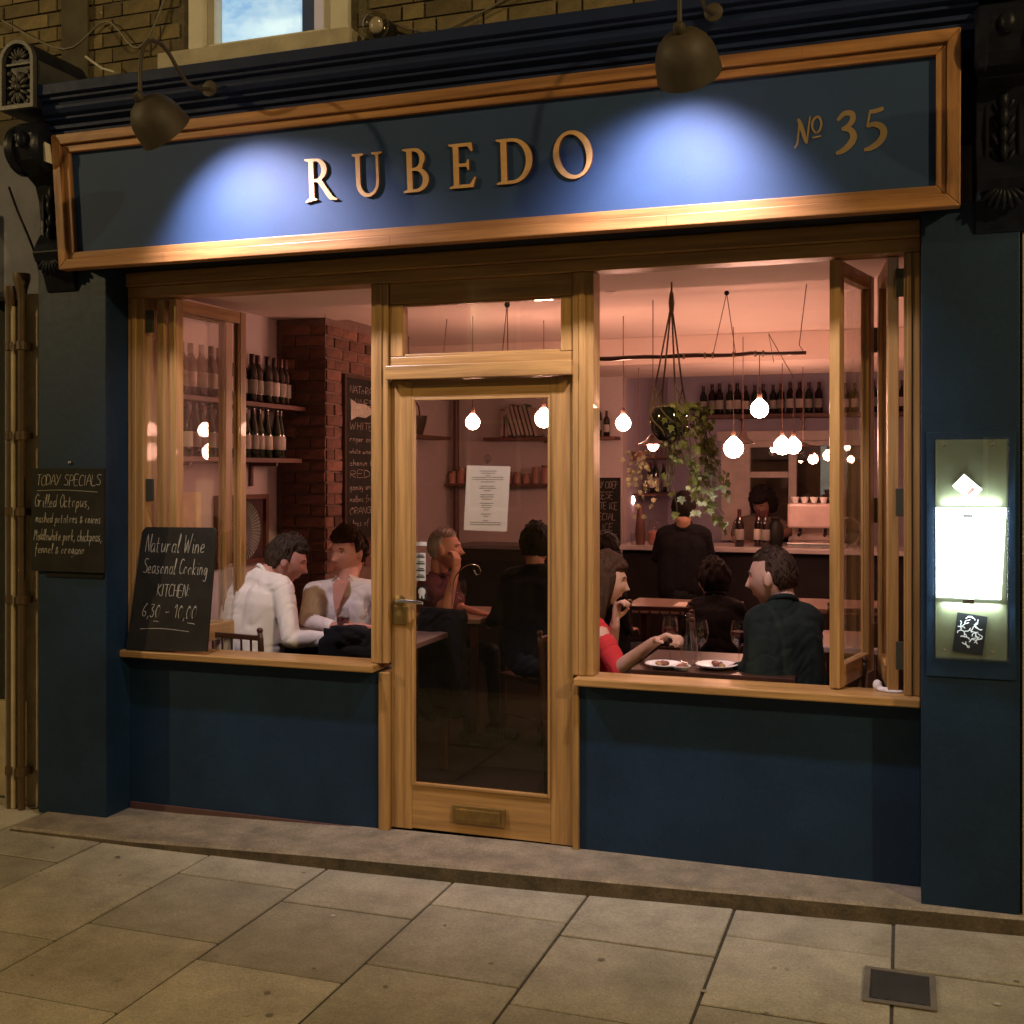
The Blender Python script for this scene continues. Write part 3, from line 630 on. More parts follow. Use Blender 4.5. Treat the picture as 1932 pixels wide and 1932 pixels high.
# ------------------------------------------------------------------ chalk lettering (single stroke hand)
GL = {
'A':[[(0,0),(.25,1),(.5,0)],[(.1,.38),(.42,.38)]],'T':[[(0,1),(.5,1)],[(.25,1),(.25,0)]],'O':[[(.25,1),(.02,.6),(.1,.1),(.3,0),(.5,.35),(.42,.9),(.25,1)]],
'D':[[(.05,0),(.05,1),(.4,.75),(.42,.25),(.05,0)]],'Y':[[(0,1),(.22,.55)],[(.5,1),(.1,0)]],'S':[[(.45,.92),(.2,1),(.05,.75),(.4,.4),(.35,.05),(0,.08)]],
'P':[[(.05,0),(.08,1),(.42,.85),(.38,.55),(.08,.5)]],'E':[[(.45,1),(.05,1),(.05,0),(.45,0)],[(.05,.52),(.36,.52)]],'C':[[(.45,.9),(.2,1),(.02,.5),(.15,.03),(.45,.1)]],
'I':[[(.1,1),(.1,0)]],'L':[[(.05,1),(.05,0),(.42,0)]],'K':[[(.05,1),(.05,0)],[(.42,1),(.06,.5),(.45,0)]],'H':[[(.05,1),(.05,0)],[(.42,1),(.42,0)],[(.05,.5),(.42,.5)]],
'N':[[(.03,0),(.08,1),(.40,0),(.48,1.02)]],'G':[[(.5,.85),(.25,1),(.02,.55),(.15,.05),(.45,.1),(.48,.5),(.28,.5)]],'M':[[(0,0),(.1,1),(.28,.4),(.45,1),(.55,0)]],
'W':[[(0,1),(.12,0),(.3,.75),(.42,0),(.62,1.1)]],'R':[[(.05,0),(.07,1),(.4,.82),(.36,.55),(.07,.5),(.45,0)]],
'a':[[(.36,.45),(.15,.5),(.03,.2),(.15,0),(.34,.2),(.37,.5),(.38,.08),(.46,0)]],'b':[[(.05,1),(.05,0),(.3,.05),(.38,.3),(.25,.5),(.06,.35)]],
'c':[[(.36,.42),(.2,.5),(.04,.25),(.15,0),(.38,.08)]],'d':[[(.36,.4),(.15,.5),(.03,.2),(.15,0),(.34,.2),(.42,1.05),(.38,.05)]],
'e':[[(.04,.25),(.32,.3),(.25,.5),(.06,.35),(.08,.05),(.38,.08)]],'f':[[(.4,.95),(.25,1.05),(.18,.6),(.16,-.35)],[(.03,.48),(.34,.5)]],
'g':[[(.36,.45),(.15,.5),(.04,.22),(.18,.03),(.36,.45),(.32,-.35),(.05,-.3)]],'h':[[(.05,1.05),(.05,0)],[(.05,.3),(.22,.5),(.34,.35),(.36,0)]],
'i':[[(.1,.5),(.1,.05),(.2,0)],[(.11,.72),(.12,.76)]],'k':[[(.05,1.05),(.05,0)],[(.34,.5),(.07,.25),(.36,0)]],'l':[[(.08,.2),(.2,.9),(.14,1.05),(.08,.5),(.1,0),(.22,.05)]],
'm':[[(.03,0),(.06,.5)],[(.05,.3),(.18,.5),(.25,0)],[(.24,.3),(.38,.5),(.45,0)]],'n':[[(.03,0),(.06,.5)],[(.05,.3),(.22,.5),(.32,.3),(.34,0)]],
'o':[[(.2,.5),(.04,.3),(.12,.02),(.3,.1),(.34,.38),(.2,.5)]],'p':[[(.08,.5),(.02,-.4)],[(.07,.35),(.25,.5),(.36,.28),(.2,.02),(.06,.12)]],
'r':[[(.03,0),(.06,.5)],[(.05,.3),(.18,.48),(.32,.46)]],'s':[[(.32,.45),(.14,.5),(.1,.32),(.3,.18),(.22,0),(.03,.05)]],'t':[[(.14,.85),(.12,.1),(.28,.02)],[(.0,.5),(.3,.52)]],
'u':[[(.04,.5),(.06,.08),(.22,.02),(.34,.3),(.36,.5),(.38,.02)]],'v':[[(.02,.5),(.15,0),(.34,.5)]],'w':[[(.02,.5),(.1,0),(.24,.35),(.34,0),(.48,.5)]],'x':[[(.02,.5),(.32,0)],[(.3,.5),(.0,0)]],
'y':[[(.03,.5),(.12,.12),(.32,.2)],[(.36,.5),(.26,-.3),(.02,-.35)]],'q':[[(.36,.45),(.15,.5),(.04,.22),(.18,.03),(.36,.45),(.34,-.4)]],
'6':[[(.4,1),(.1,.55),(.08,.1),(.3,0),(.38,.3),(.12,.4)]],'3':[[(.03,.95),(.35,.95),(.15,.58),(.38,.35),(.25,0),(0,.08)]],'0':[[(.22,1),(.03,.55),(.12,.02),(.32,.1),(.4,.7),(.22,1)]],
'1':[[(.02,.75),(.2,1),(.2,0)]],',':[[(.12,.08),(.04,-.18)]],'&':[[(.36,.1),(.05,.5),(.2,.7),(.26,.5),(.02,.15),(.2,0),(.38,.3)]],':':[[(.1,.12),(.12,.18)],[(.12,.62),(.14,.68)]],'-':[[(.05,.45),(.42,.48)]],' ':[],'.':[[(.08,.02),(.1,.06)]]}
WIDE = {'I':.22,'i':.22,'l':.24,',':.2,':':.25,' ':.32,'m':.55,'w':.55,'M':.66,'W':.7,'.':.2,'1':.32}
def write(text, fn, x0, y0, h, width, wd=.0028, jit=.03, slant=.12, m=None, d=.0006):
    """text as thin raised chalk strokes; fn(x, y, d) -> point; fits the line to width"""
    tot = sum(WIDE.get(c, .46)+.06 for c in text); sx_ = width/tot; mb = m or MB(); x = 0; k = 0
    for c in text:
        dy = random.uniform(-jit, jit)
        for s_ in GL.get(c, GL['o']):
            pts = [(x0+(x+px)*sx_+py*h*slant, y0+(py+dy)*h) for px, py in s_]
            p = smoothline(pts, 3) if len(pts) > 2 else pts
            k += 1
            try: mb.prism(ribbon(p, [wd*random.uniform(.6,1.15) for _ in p]), [], fn, 0, d+(k%7)*.00012)
            except Exception: pass
        x += WIDE.get(c, .46)+.06
    return mb

def chalk_lines(par, m, fn, rows):
    for r_ in rows: write(*((r_[0], fn)+tuple(r_[1:]))).build('chalk_line', m, par)
def chalk_rule(par, fn, pts, wd): MB().prism(ribbon(smoothline(pts,4), wd), [], fn, 0, .0005).build('chalk_rule', chalk, par)
# specials board hanging on the left pilaster
t = thing('specials_board', 'black chalkboard with the day\'s specials hanging on the left blue pilaster', 'chalkboard', (-3.83,-.165,1.39))
box('board', slate, t, -4.055, -3.625, -.182, -.168, 1.133, 1.636, bevel=.002)
F = lambda x,y,d: Vector((x,-.1822-d,y))
chalk_lines(t, chalk, F, [('TODAY SPECIALS',-4.025,1.553,.052,.385,.0028,.05),('Grilled Octopus,',-4.035,1.448,.060,.33,.0034,.04),('mashed potatoes & onions',-4.030,1.372,.046,.39,.0030,.04),
    ('Middlewhite pork, chickpeas,',-4.040,1.285,.052,.405,.0032,.04),('fennel & oregano',-4.035,1.222,.046,.30,.0032,.04)])
chalk_rule(t, F, [(-4.02,1.527),(-3.85,1.531),(-3.66,1.522)], .0022)
box('black_sheet', blackm, t, -3.98, -3.640, -.1675, -.161, 1.105, 1.60, bevel=.001)  # thin black sheet behind the board, showing below its lower edge
MB().lathe([(.006,-.014),(.010,0),(.006,.006)], (-3.84,-.165,1.665), 10, (0,-1,0)).build('hook', steel, t, smooth=True)
# chalkboard standing on the left sill
def BFn(x, y, d): t_ = y/.52; return Vector((-3.565+x, -.050+.045*t_-d, .748+y))
t = thing('sill_chalkboard', 'black chalkboard with wine and kitchen hours leaning on the left window sill', 'chalkboard', (-3.35,-.02,.747))
ol = [(-.035,0),(.425,.015),(.445,.585),(.430,.603),(.045,.600),(.022,.580)]
MB().prism(ol, [], BFn, -.012, 0).build('board', slate, t)
chalk_lines(t, chalk, BFn, [('Natural Wine',.045,.480,.085,.345,.0032,.03),('Seasonal Cooking',.040,.375,.072,.37,.0030,.03),('KITCHEN:',.125,.268,.058,.19,.0032,.04),('6,30 - 10,00',.045,.165,.062,.315,.0032,.05)])
chalk_rule(t, BFn, [(.04,.105),(.17,.112),(.32,.104)], .0024); chalk_rule(t, BFn, [(.115,.145),(.130,.146),(.145,.143)], .003); chalk_rule(t, BFn, [(.31,.145),(.33,.144),(.35,.141)], .003)
# menu hanging inside the door glass
t = thing('door_menu', 'cream printed menu sheet stuck inside the glass of the front door', 'menu', (-1.79,.056,1.5))
q = [spot(881,878,.06), spot(963,880,.06), spot(956,1003,.06), spot(875,1000,.06)]
MB().hexa([q[3],q[2],q[2]+Vector((0,.001,0)),q[3]+Vector((0,.001,0)),q[0],q[1],q[1]+Vector((0,.001,0)),q[0]+Vector((0,.001,0))]).build('sheet', paper, t)
mb = MB(); y = .08
def onsheet(a_, b_): return (q[0].lerp(q[1], a_)).lerp(q[3].lerp(q[2], a_), b_)+Vector((0,-.0006,0))
for k in range(26):
    y = .08+k*.033; w_ = random.choice([.06,.10,.16,.12,.20,.08]) if k not in (3,4,24,25) else .36
    if k in (6,10,14,19,22): continue
    a_, b_ = onsheet(.5-w_, y), onsheet(.5+w_, y); mb.box(a_.x, b_.x, a_.y-.0004, a_.y, a_.z-.0022, a_.z+.0008)
mb.build('printed_lines', ink, t)
p = spot(920,866,.058); t = thing('suction_hook', 'clear glass suction hook holding the menu inside the door', 'hook', p)
MB().lathe([(.020,0),(.018,-.006),(.010,-.012),(.006,-.020),(0,-.022)], p, 14, (0,-1,0)).build('cup', wineg, t, smooth=True)
MB().tube([p+Vector((0,.002,.0)),p+Vector((0,.004,-.022))], .003, 6).build('pin', steel, t)
# stickers on the glass
for nm, u0, u1, v0, v1, lab, m_ in (('sticker',784,803,1043,1096,'narrow grey review sticker on the glass above the door handle',mat('sticker_grey',(.42,.40,.36),rough=.6)),
                             ('sticker',786,806,1106,1132,'small square black sticker with white badge on the door glass',mat('sticker_black',(.02,.02,.02),rough=.5)),
                             ('sticker',785,805,1022,1030,'thin pale strip sticker topmost on the door glass',mat('sticker_pale',(.5,.46,.42),rough=.6))):
    a_, b_ = spot(u0,v0,.044), spot(u1,v1,.044)
    t = thing(nm, lab, 'sticker', (a_.x,.044,b_.z)); box('film', m_, t, a_.x, b_.x, .0440, .0455, b_.z, a_.z, bevel=0)
    mb = MB(); w_, h_ = b_.x-a_.x, a_.z-b_.z
    if 'review' in lab:
        for k in range(4):
            z = b_.z+h_*(.06+.24*k); mb.box(a_.x+w_*.1,b_.x-w_*.1,.0432,.0438,z+h_*.05,z+h_*.10); mb.box(a_.x+w_*.25,b_.x-w_*.2,.0432,.0438,z+h_*.13,z+h_*.16)
        mb.build('print', MATS['sticker_black'], t)
    elif 'badge' in lab:
        mb.lathe([(w_*.36,0),(w_*.36,.0006),(0,.0008)], ((a_.x+b_.x)/2,.0438,a_.z-h_*.4), 12, (0,-1,0)); mb.box(a_.x+w_*.25,a_.x+w_*.42,.0432,.0438,b_.z+h_*.1,b_.z+h_*.35); mb.box(b_.x-w_*.42,b_.x-w_*.25,.0432,.0438,b_.z+h_*.1,b_.z+h_*.35)
        mb.build('print', MATS['sticker_grey'], t)

# ------------------------------------------------------------------ lit menu case on the right pilaster
mx0, mx1, mz0, mz1 = .112, .355, .932, 1.738
t = thing('menu_case', 'lit glass fronted menu case with glowing sheets on the right blue pilaster', 'menu case', (.235,-.165,1.33))
olive = mat('olive_case_back', (.075,.085,.045), rough=.6, var=.25, scale=5)
box('case_back', olive, t, mx0, mx1, -.173, -.1685, mz0, mz1, bevel=0)
box('surround_board', blue, t, mx0-.032, mx1+.032, -.168, -.1605, mz0-.075, mz1+.03, bevel=.002)
for a in ((mx0-.008,mx0-.0005,mz0-.008,mz1+.008),(mx1+.0005,mx1+.008,mz0-.008,mz1+.008)): box('side', pane, t, a[0], a[1], -.208, -.1685, a[2], a[3], bevel=.001)
box('case_bottom', pane, t, mx0, mx1, -.208, -.1685, mz0-.008, mz0-.0005, bevel=.001)
box('case_top', pane, t, mx0, mx1, -.208, -.1685, mz1+.0005, mz1+.008, bevel=.001)
box('front_glass', pane, t, mx0, mx1, -.206, -.202, mz0, mz1, bevel=0)
za, zb = spot(1830,1128,-.18).z, spot(1830,958,-.18).z
MB().hexa([(mx0+.004,-.186,za),(mx1-.020,-.186,za-.002),(mx1-.020,-.180,za-.002),(mx0+.004,-.180,za),(mx0+.002,-.188,zb),(mx1-.002,-.188,zb),(mx1-.002,-.182,zb),(mx0+.002,-.182,zb)]).build('menu_sheet', lightbox, t)
box('clip', steel, t, .205, .245, -.194, -.187, za-.020, za-.003, bevel=.001)
box('clip', mat('grey_clip',(.2,.2,.2),rough=.4), t, .205, .240, -.193, -.189, zb-.035, zb-.025, bevel=.001)
c_ = spot(1825,920,-.18)
def rot2(cx, cz, w_, h_, a): return [(cx+x*math.cos(a)-y*math.sin(a), cz+x*math.sin(a)+y*math.cos(a)) for x,y in ((-w_,-h_),(w_,-h_),(w_,h_),(-w_,h_))]
MB().prism(rot2(c_.x,c_.z,.030,.042,R(48)), [], lambda x,y,d:(x,d,y), -.176, -.178).build('white_card', mat('glowing_card',(.9,.95,.95),emit=1.6,var=0), t)
MB().prism(rot2(c_.x+.012,c_.z-.014,.006,.016,R(-42)), [], lambda x,y,d:(x,d,y), -.1785, -.179).build('card_print', mat('card_red_print',(.35,.12,.10)), t)
c_ = spot(1830,1196,-.18)
pc = MB().prism(rot2(c_.x,c_.z,.052,.072,R(-7)), [], lambda x,y,d:(x,d,y), -.176, -.178).build('dark_postcard', mat('dark_card',(.012,.014,.016),rough=.5), t)
mb = MB(); random.seed(11)
for k in range(26):
    x0_, y0_ = c_.x+random.uniform(-.034,.036), c_.z+random.uniform(-.036,.056); pts = [(x0_,y0_)]; a0 = random.uniform(0,6.3)
    for j in range(4): a0 += random.uniform(-.9,.9); pts.append((pts[-1][0]+.0075*math.cos(a0), pts[-1][1]+.0075*math.sin(a0)))
    pts = [(min(max(x,c_.x-.042),c_.x+.042),min(max(y,c_.z-.05),c_.z+.064)) for x,y in pts]
    try: mb.prism(ribbon(smoothline(pts,3), .0032), [], lambda x,y,d:(x,-.1785-d,y), 0, .0003+.0001*(k%6))
    except Exception: pass
mb.build('white_drawing', mat('card_white_print',(.62,.68,.72)), t)
for x in (mx0+.03, mx1-.05):
    MB().lathe([(.007,0),(.007,.003),(0,.004)], (x,-.2065,mz1-.018), 10, (0,-1,0)).build('screw', steel, t); MB().lathe([(.007,0),(.007,.003),(0,.004)], (x,-.2065,mz0+.03), 10, (0,-1,0)).build('screw', steel, t)
ld = bpy.data.lights.new('case_tube','AREA'); ld.shape = 'RECTANGLE'; ld.size = .20; ld.size_y = .02; ld.energy = 1.1; ld.color = (.86,1,.97)
for z_, up in ((zb+.012, 1), (za-.024, -1)):
    lo = bpy.data.objects.new('case_light', ld); link(lo, t); lo.location = Vector((.235,-.192,z_))-Vector(t.location)
    lo.rotation_euler = (R(180-22) if up > 0 else R(22), 0, 0)
    box('light_strip', mat('tube_glow',(.85,1,.97),emit=5,var=0), t, mx0+.02, mx1-.02, -.200, -.196, z_-.008*up-.003, z_-.008*up+.003, bevel=0) if 0 else None

# ------------------------------------------------------------------ the room
def room(name, m, *a): return structure(MB().box(*a).build(name, m))
RX0, RX1, FZ = -3.95, .36, -.02
room('floor', floorm, RX0-.2, RX1+.2, .12, 9.5, -.16, FZ)
room('ceiling', ceilm, RX0-.2, RX1+.2, .30, 9.5, 2.66, 2.80)
room('ceiling_step', ceilm, RX0, RX1, .80, 2.10, 2.632, 2.659)
room('ceiling_beam', ceilm, RX0, RX1, 3.95, 5.20, 2.452, 2.659)
room('window_bulkhead', ceilm, -3.51, RX1, .115, .80, 2.515, 2.659)
LW = room('left_wall', pink, RX0-.2, RX0, .12, 5.0, FZ+.001, 2.66)
room('right_wall', pink, RX1, RX1+.2, .12, 9.4, FZ+.001, 2.66)
room('back_wall', pink, RX0-.2, -2.32, 5.0, 5.15, FZ+.001, 2.659)
room('bar_side_wall', bluelit, -2.47, -2.321, 5.151, 7.0, FZ+.001, 2.659)
BW = MB().box(-2.47,-1.70,7.0,7.15,FZ+.001,2.66).box(-.35,RX1,7.0,7.15,FZ+.001,2.66).box(-1.70,-.35,7.0,7.15,2.0,2.66).box(-1.70,-.35,7.0,7.15,FZ+.001,.9).build('bar_back_wall', bluelit); structure(BW)
room('front_inner_wall', pink, RX0, -3.63, .122, .26, FZ+.001, 2.659); room('front_inner_wall', pink, .063, RX1, .122, .26, FZ+.001, 2.659)
room('front_inner_wall', mat('dark_inner_panel',(.05,.045,.05),rough=.7), -3.629, -2.262, .122, .20, FZ+.001, .708); room('front_inner_wall', MATS['dark_inner_panel'], -1.316, .062, .122, .20, FZ+.001, .708)
room('front_inner_wall', ceilm, RX0, RX1, .102, .114, 2.532, 3.0)
room('kitchen_wall', mat('kitchen_wall_tan',(.35,.25,.20),rough=.8), RX0, RX1, 9.2, 9.4, FZ+.001, 2.659)
room('kitchen_side_wall', MATS['kitchen_wall_tan'], -2.5, -2.35, 7.16, 9.2, FZ+.001, 2.659)
# chimney breast with individual bricks
cb = thing('chimney_breast', 'bare red brick chimney breast in the left of the dining room', 'chimney breast', (-3.76,2.6,FZ))
core = MB().box(-3.948,-3.588,1.952,3.288,FZ+.001,2.658).build('mortar_core', redmort, cb)
bf = MB().box(-.1075,.1075,-.014,.014,-.0325,.0325).mesh('brick'); bf.materials.append(redbr)
bh = MB().box(-.051,.051,-.014,.014,-.0325,.0325).mesh('brick'); bh.materials.append(redbr)
cnt = 0
for k in range(int(2.64/CR)):
    z = FZ+.04+k*CR
    if z < .95 and cnt > 9999: continue
    for side in (0, 1):
        x = 0.0; lim = .358 if side == 0 else 1.10; j = 0
        off = (.0 if (k+side) % 2 else .1125)
        if off: segs = [(.1025, bh)]
        else: segs = []
        while sum(s_[0]+.010 for s_ in segs) < lim-.09:
            segs.append((.215, bf) if sum(s_[0]+.01 for s_ in segs)+.215 < lim+.03 else (.1025, bh))
        pos = 0
        for lx, me in segs:
            c_ = pos+lx/2; pos += lx+.010
            if side and z < .92: continue
            o = bpy.data.objects.new('brick', me); link(o, cb)
            if side == 0: P_ = Vector((-3.580-c_, 1.952-random.uniform(-.003,.005), z)); rz = 0
            else: P_ = Vector((-3.588+random.uniform(-.003,.006), 1.945+c_, z)); rz = R(90)
            o.location = P_-Vector(cb.location); o.rotation_euler = (random.uniform(-.03,.03),random.uniform(-.012,.012),rz+random.uniform(-.02,.02))
            o.scale = (random.uniform(.95,1.0),1,random.uniform(.88,1.04)); cnt += 1
# blackboard on the breast
def SBF(x, y, d): return Vector((-3.568+d, 2.18+x, 1.16+y))
t = thing('wine_blackboard', 'tall blackboard list hanging on the side of the brick chimney breast', 'blackboard', (-3.565,2.6,1.16))
MB().prism([(0,0),(.95,0),(.95,1.10),(0,1.10)], [], SBF, 0, .010).build('board', slate, t)
MB().prism([(-.02,-.02),(.97,-.02),(.97,1.12),(-.02,1.12)], [[(.0,.0),(.95,0),(.95,1.10),(0,1.10)]], SBF, 0, .018).build('frame', darkwood, t)
mb = MB(); Fb = lambda x,y,d: SBF(x,y,.0105+d)
for k, (tx, h_) in enumerate((('NATURAL',.05),('WINES',.045),('',.1),('WHITE',.05),('roger and ana',.04),('white wine from the hills',.035),('chenin loire',.04),('RED',.05),('gamay and pinot',.04),('malbec from cahors',.04),('ORANGE',.045),('glass of the day',.04))):
    if tx: write(tx, Fb, .06, 1.0-k*.083, h_, .022*len(tx)+.25, .004, .05).build('chalk_line', chalkd, t)
MB().prism([(.08,.81),(.17,.84),(.30,.835),(.42,.875),(.42,.895),(.30,.93),(.17,.93),(.08,.955)], [], Fb, 0, .0006).build('chalk_bottle_drawing', chalk, t)
# bead chain in front of the bricks
t = thing('bead_chain', 'short glinting bead chain hanging in front of the brick chimney breast', 'chain', spot(615,600,1.80))
mb = MB()
for k in range(22): mb.ball(spot(614+k*.12,604+k*3.6,1.80), .004, 6, 5)
mb.build('beads', steel, t); MB().tube([spot(612,575,1.8), spot(614,604,1.8)], .0015, 5).build('thread', cord, t)

# ---- bottles
def bottle(kind='dark', hock=False):
    t = thing('wine_bottle', 'wine bottle', 'bottle')
    g_ = botg if kind == 'green' else botd
    body = [(0,0),(.034,.0),(.037,.006),(.037,.185),(.034,.205),(.022,.228),(.0155,.245),(.0145,.285),(.0155,.290),(.0155,.300),(0,.300)] if not hock else \
           [(0,0),(.035,.0),(.038,.006),(.038,.150),(.035,.180),(.026,.220),(.018,.255),(.0145,.290),(.0155,.295),(.0155,.310),(0,.310)]
    MB().lathe(body, n=16).build('glass', g_, t, smooth=True)
    MB().lathe([(.0372+(.001 if hock else 0),.055),(.0378+(.001 if hock else 0),.056),(.0378+(.001 if hock else 0),.140),(.0372+(.001 if hock else 0),.141)], n=16).build('label', labm, t, smooth=True)
    MB().lathe([(.0160,.245),(.0163,.246),(.0163,.301),(.0,.302)], n=12).build('capsule', capm, t, smooth=True)
    return t
protos = {}
def put_bottle(loc, label, group, kind='dark', hock=False, sc=1.0):
    k = (kind, hock)
    if k not in protos:
        protos[k] = bottle(kind, hock); o = protos[k]; first_use = True
    else: first_use = False
    if first_use:
        CH.clear(); o = protos[k]; o.location = loc; o.rotation_euler[2] = random.uniform(-.8,.8); tag(o, label, None, group); o['label'] = label
        o.scale = (sc,sc,sc); return o
    return dup(protos[k], loc, random.uniform(-.9,.9), label, group, (sc,sc,sc))
def shelf(name, lab, x0, x1, y0, y1, z, brs, th=.028, axis='x'):
    t = thing(name, lab, 'shelf', ((x0+x1)/2,(y0+y1)/2,z-th))
    box('board', shelfm, t, x0, x1, y0, y1, z-th, z, bevel=.002)
    for b_ in brs:
        if axis == 'x': MB().box(b_-.012,b_+.012,y0+.03,y1,z-th-.022,z-th-.0005).box(b_-.012,b_+.012,y1-.02,y1,z-th-.14,z-th-.0225).build('bracket', shelfm, t)
        else: MB().box(x0,x1-.03,b_-.012,b_+.012,z-th-.022,z-th-.0005).box(x0,x0+.02,b_-.012,b_+.012,z-th-.15,z-th-.0225).build('bracket', shelfm, t)
    return t
shelf('wall_shelf', 'upper wooden wine shelf on the left wall beside the brickwork', RX0+.001, -3.72, .45, 1.93, 2.045, (.6,1.2), axis='y')
shelf('wall_shelf', 'lower wooden wine shelf on the left wall beside the brickwork', RX0+.001, -3.72, .45, 1.88, 1.705, (.7,1.62), axis='y')
for k in range(16):
    y = .52+k*.088
    if y < 1.86: put_bottle((-3.80+random.uniform(-.02,.01),y,2.045), 'white labelled dark wine bottle in the row on the upper left wall shelf', 'wine bottles on the upper left shelf', 'dark')
    if y < 1.83: put_bottle((-3.80+random.uniform(-.02,.01),y+.02,1.705), 'green slope shouldered wine bottle in the row on the lower left wall shelf', 'wine bottles on the lower left shelf', 'green', True)
# framed round thing on the left wall
t = thing('framed_dish', 'round ribbed dark dish in a square brown frame on the left wall', 'picture', (-3.945,1.5,1.25))
FD = lambda x,y,d: Vector((RX0+.001+d, 1.22+x, 1.035+y))
MB().prism([(0,0),(.58,0),(.58,.44),(0,.44)], [[(.03,.03),(.55,.03),(.55,.41),(.03,.41)]], FD, 0, .030).build('frame', shelfm, t)
MB().prism([(.031,.031),(.549,.031),(.549,.409),(.031,.409)], [], FD, 0, .008).build('backing', mat('maroon_backing',(.045,.012,.012),rough=.7), t)
MB().lathe([(0,.004),(.09,.006),(.10,.010),(.185,.028),(.188,.024),(.0,.0)], (RX0+.012,1.50,1.25), 40, (1,0,0)).build('dish', mat('pewter_dish',(.10,.10,.10),rough=.4,metal=.4), t, smooth=True)
mb = MB()
for k in range(44):
    a = 2*math.pi*k/44; mb.tube([(RX0+.024,1.50+.105*math.cos(a),1.25+.105*math.sin(a)),(RX0+.041,1.50+.180*math.cos(a),1.25+.180*math.sin(a))], .0035, 4)
mb.build('ribs', mat('grey_rib',(.22,.21,.19),rough=.5), t)
t = MB().box(RX0+.001,RX0+.006,.62,1.08,1.10,1.50).build('cream_poster', mat('cream_poster_paper',(.72,.62,.38),rough=.8)); tag(t, 'plain cream poster on the left wall behind the folded window', 'poster')

# ---- back wall shelves seen through the door
shelf('wall_shelf', 'book shelf high on the back wall seen through the top of the door', -3.55, -2.34, 4.80, 4.998, 1.925, (-2.98,), .03)
shelf('wall_shelf', 'narrow shelf of jars on the back wall behind the door menu', -3.93, -2.95, 4.82, 4.998, 1.515, (), .025)
jarm = mat('pink_jar_contents', (.42,.20,.16), rough=.5, var=.3, rnd=.35); jarlid = mat('jar_lid', (.30,.16,.12), rough=.4, metal=.4)
jp = None
for k in range(11):
    x = -3.88+k*.088; lab = 'squat glass jar in the row on the back wall shelf'
    if jp is None:
        jp = thing('storage_jar', lab, 'jar', (x,4.90,1.515), group='jars on the back wall shelf')
        MB().lathe([(0,0),(.034,0),(.037,.006),(.037,.075),(.030,.090),(.028,.095),(0,.095)], n=14).build('jar_body', jarm, jp, smooth=True, local=True)
        MB().lathe([(.030,.0955),(.032,.097),(.032,.110),(0,.111)], n=14).build('lid', jarlid, jp, smooth=True, local=True)
    else: dup(jp, (x,4.90+random.uniform(-.02,.02),1.515), scale=(random.uniform(.9,1.1),)*2+(random.uniform(.8,1.5),))
bookc = [(.10,.03,.03),(.22,.17,.14),(.05,.06,.09),(.30,.22,.18),(.12,.06,.07)]
for k in range(9):
    bx = -3.38+k*.040; hh = random.uniform(.24,.30); tl = .0 if k < 2 else -.28
    t = thing('book', ('upright' if k < 2 else 'slanting')+' book on the high back shelf'+(', '+('leftmost','second from the left','third from the left','fourth from the left','middle','fourth from the right','third from the right','second from the right','rightmost')[k]+' of the books'), 'book', (bx,4.88,1.926+(.004 if tl else 0)), group='books on the back shelf'+(' standing' if k<2 else ' leaning'))
    m_ = mat('book_cover_%d' % (k%5), bookc[k%5], rough=.6)
    MB().box(0,.030,-.09,.09,0,hh).build('cover', m_, t, local=True, bevel=.002)
    MB().box(.003,.027,-.093,-.0905,.01,hh-.01).build('spine_label', mat('book_spine',(.32,.24,.2)), t, local=True)
    t.rotation_euler = (0, tl, 0)
t = thing('framed_print', 'dark framed print leaning on the high back shelf right of the books', 'picture', (-2.86,4.9,1.926))
MB().box(-2.97,-2.74,4.93,4.95,1.926,2.22).build('frame', darkwood, t, bevel=.003); MB().box(-2.95,-2.76,4.925,4.9295,1.95,2.20).build('print', mat('maroon_print',(.20,.06,.07),col2=(.40,.22,.2),scale=12,rough=.6), t)
for k, (x, lab) in enumerate(((-2.52,'tall labelled bottle standing alone at the end of the high back shelf'),(-2.44,'short dark bottle at the very end of the high back shelf'))):
    put_bottle((x,4.90,1.925), lab, 'bottles on the high back shelf', 'dark', sc=1.0-.25*k)
# left wall shelf behind the door with a dark silhouette
shelf('wall_shelf', 'small dark shelf far along the left wall with a fruit basket', RX0+.001, -3.75, 3.45, 4.55, 1.925, (), axis='y')
t = thing('wicker_basket', 'dark wicker basket on the far left wall shelf', 'basket', (-3.85,4.0,1.926))
MB().lathe([(.06,0),(.09,.10),(.10,.16),(.092,.16),(.055,.01),(0,.01)], (-3.85,4.0,1.926), 16).build('bowl', darkwood, t, smooth=True)
MB().tube([(-3.85,3.91,2.08),(-3.85,3.94,2.17),(-3.85,4.0,2.20),(-3.85,4.06,2.17),(-3.85,4.09,2.08)], .007, 6).build('handle', darkwood, t)
t = MB().tube([(-3.86,4.93,FZ),(-3.86,4.93,2.65)], .028, 10).build('heating_pipe', mat('maroon_pipe',(.10,.03,.025),rough=.4), None, smooth=True); tag(t, 'tall maroon pipe running floor to ceiling in the back left corner', 'pipe')
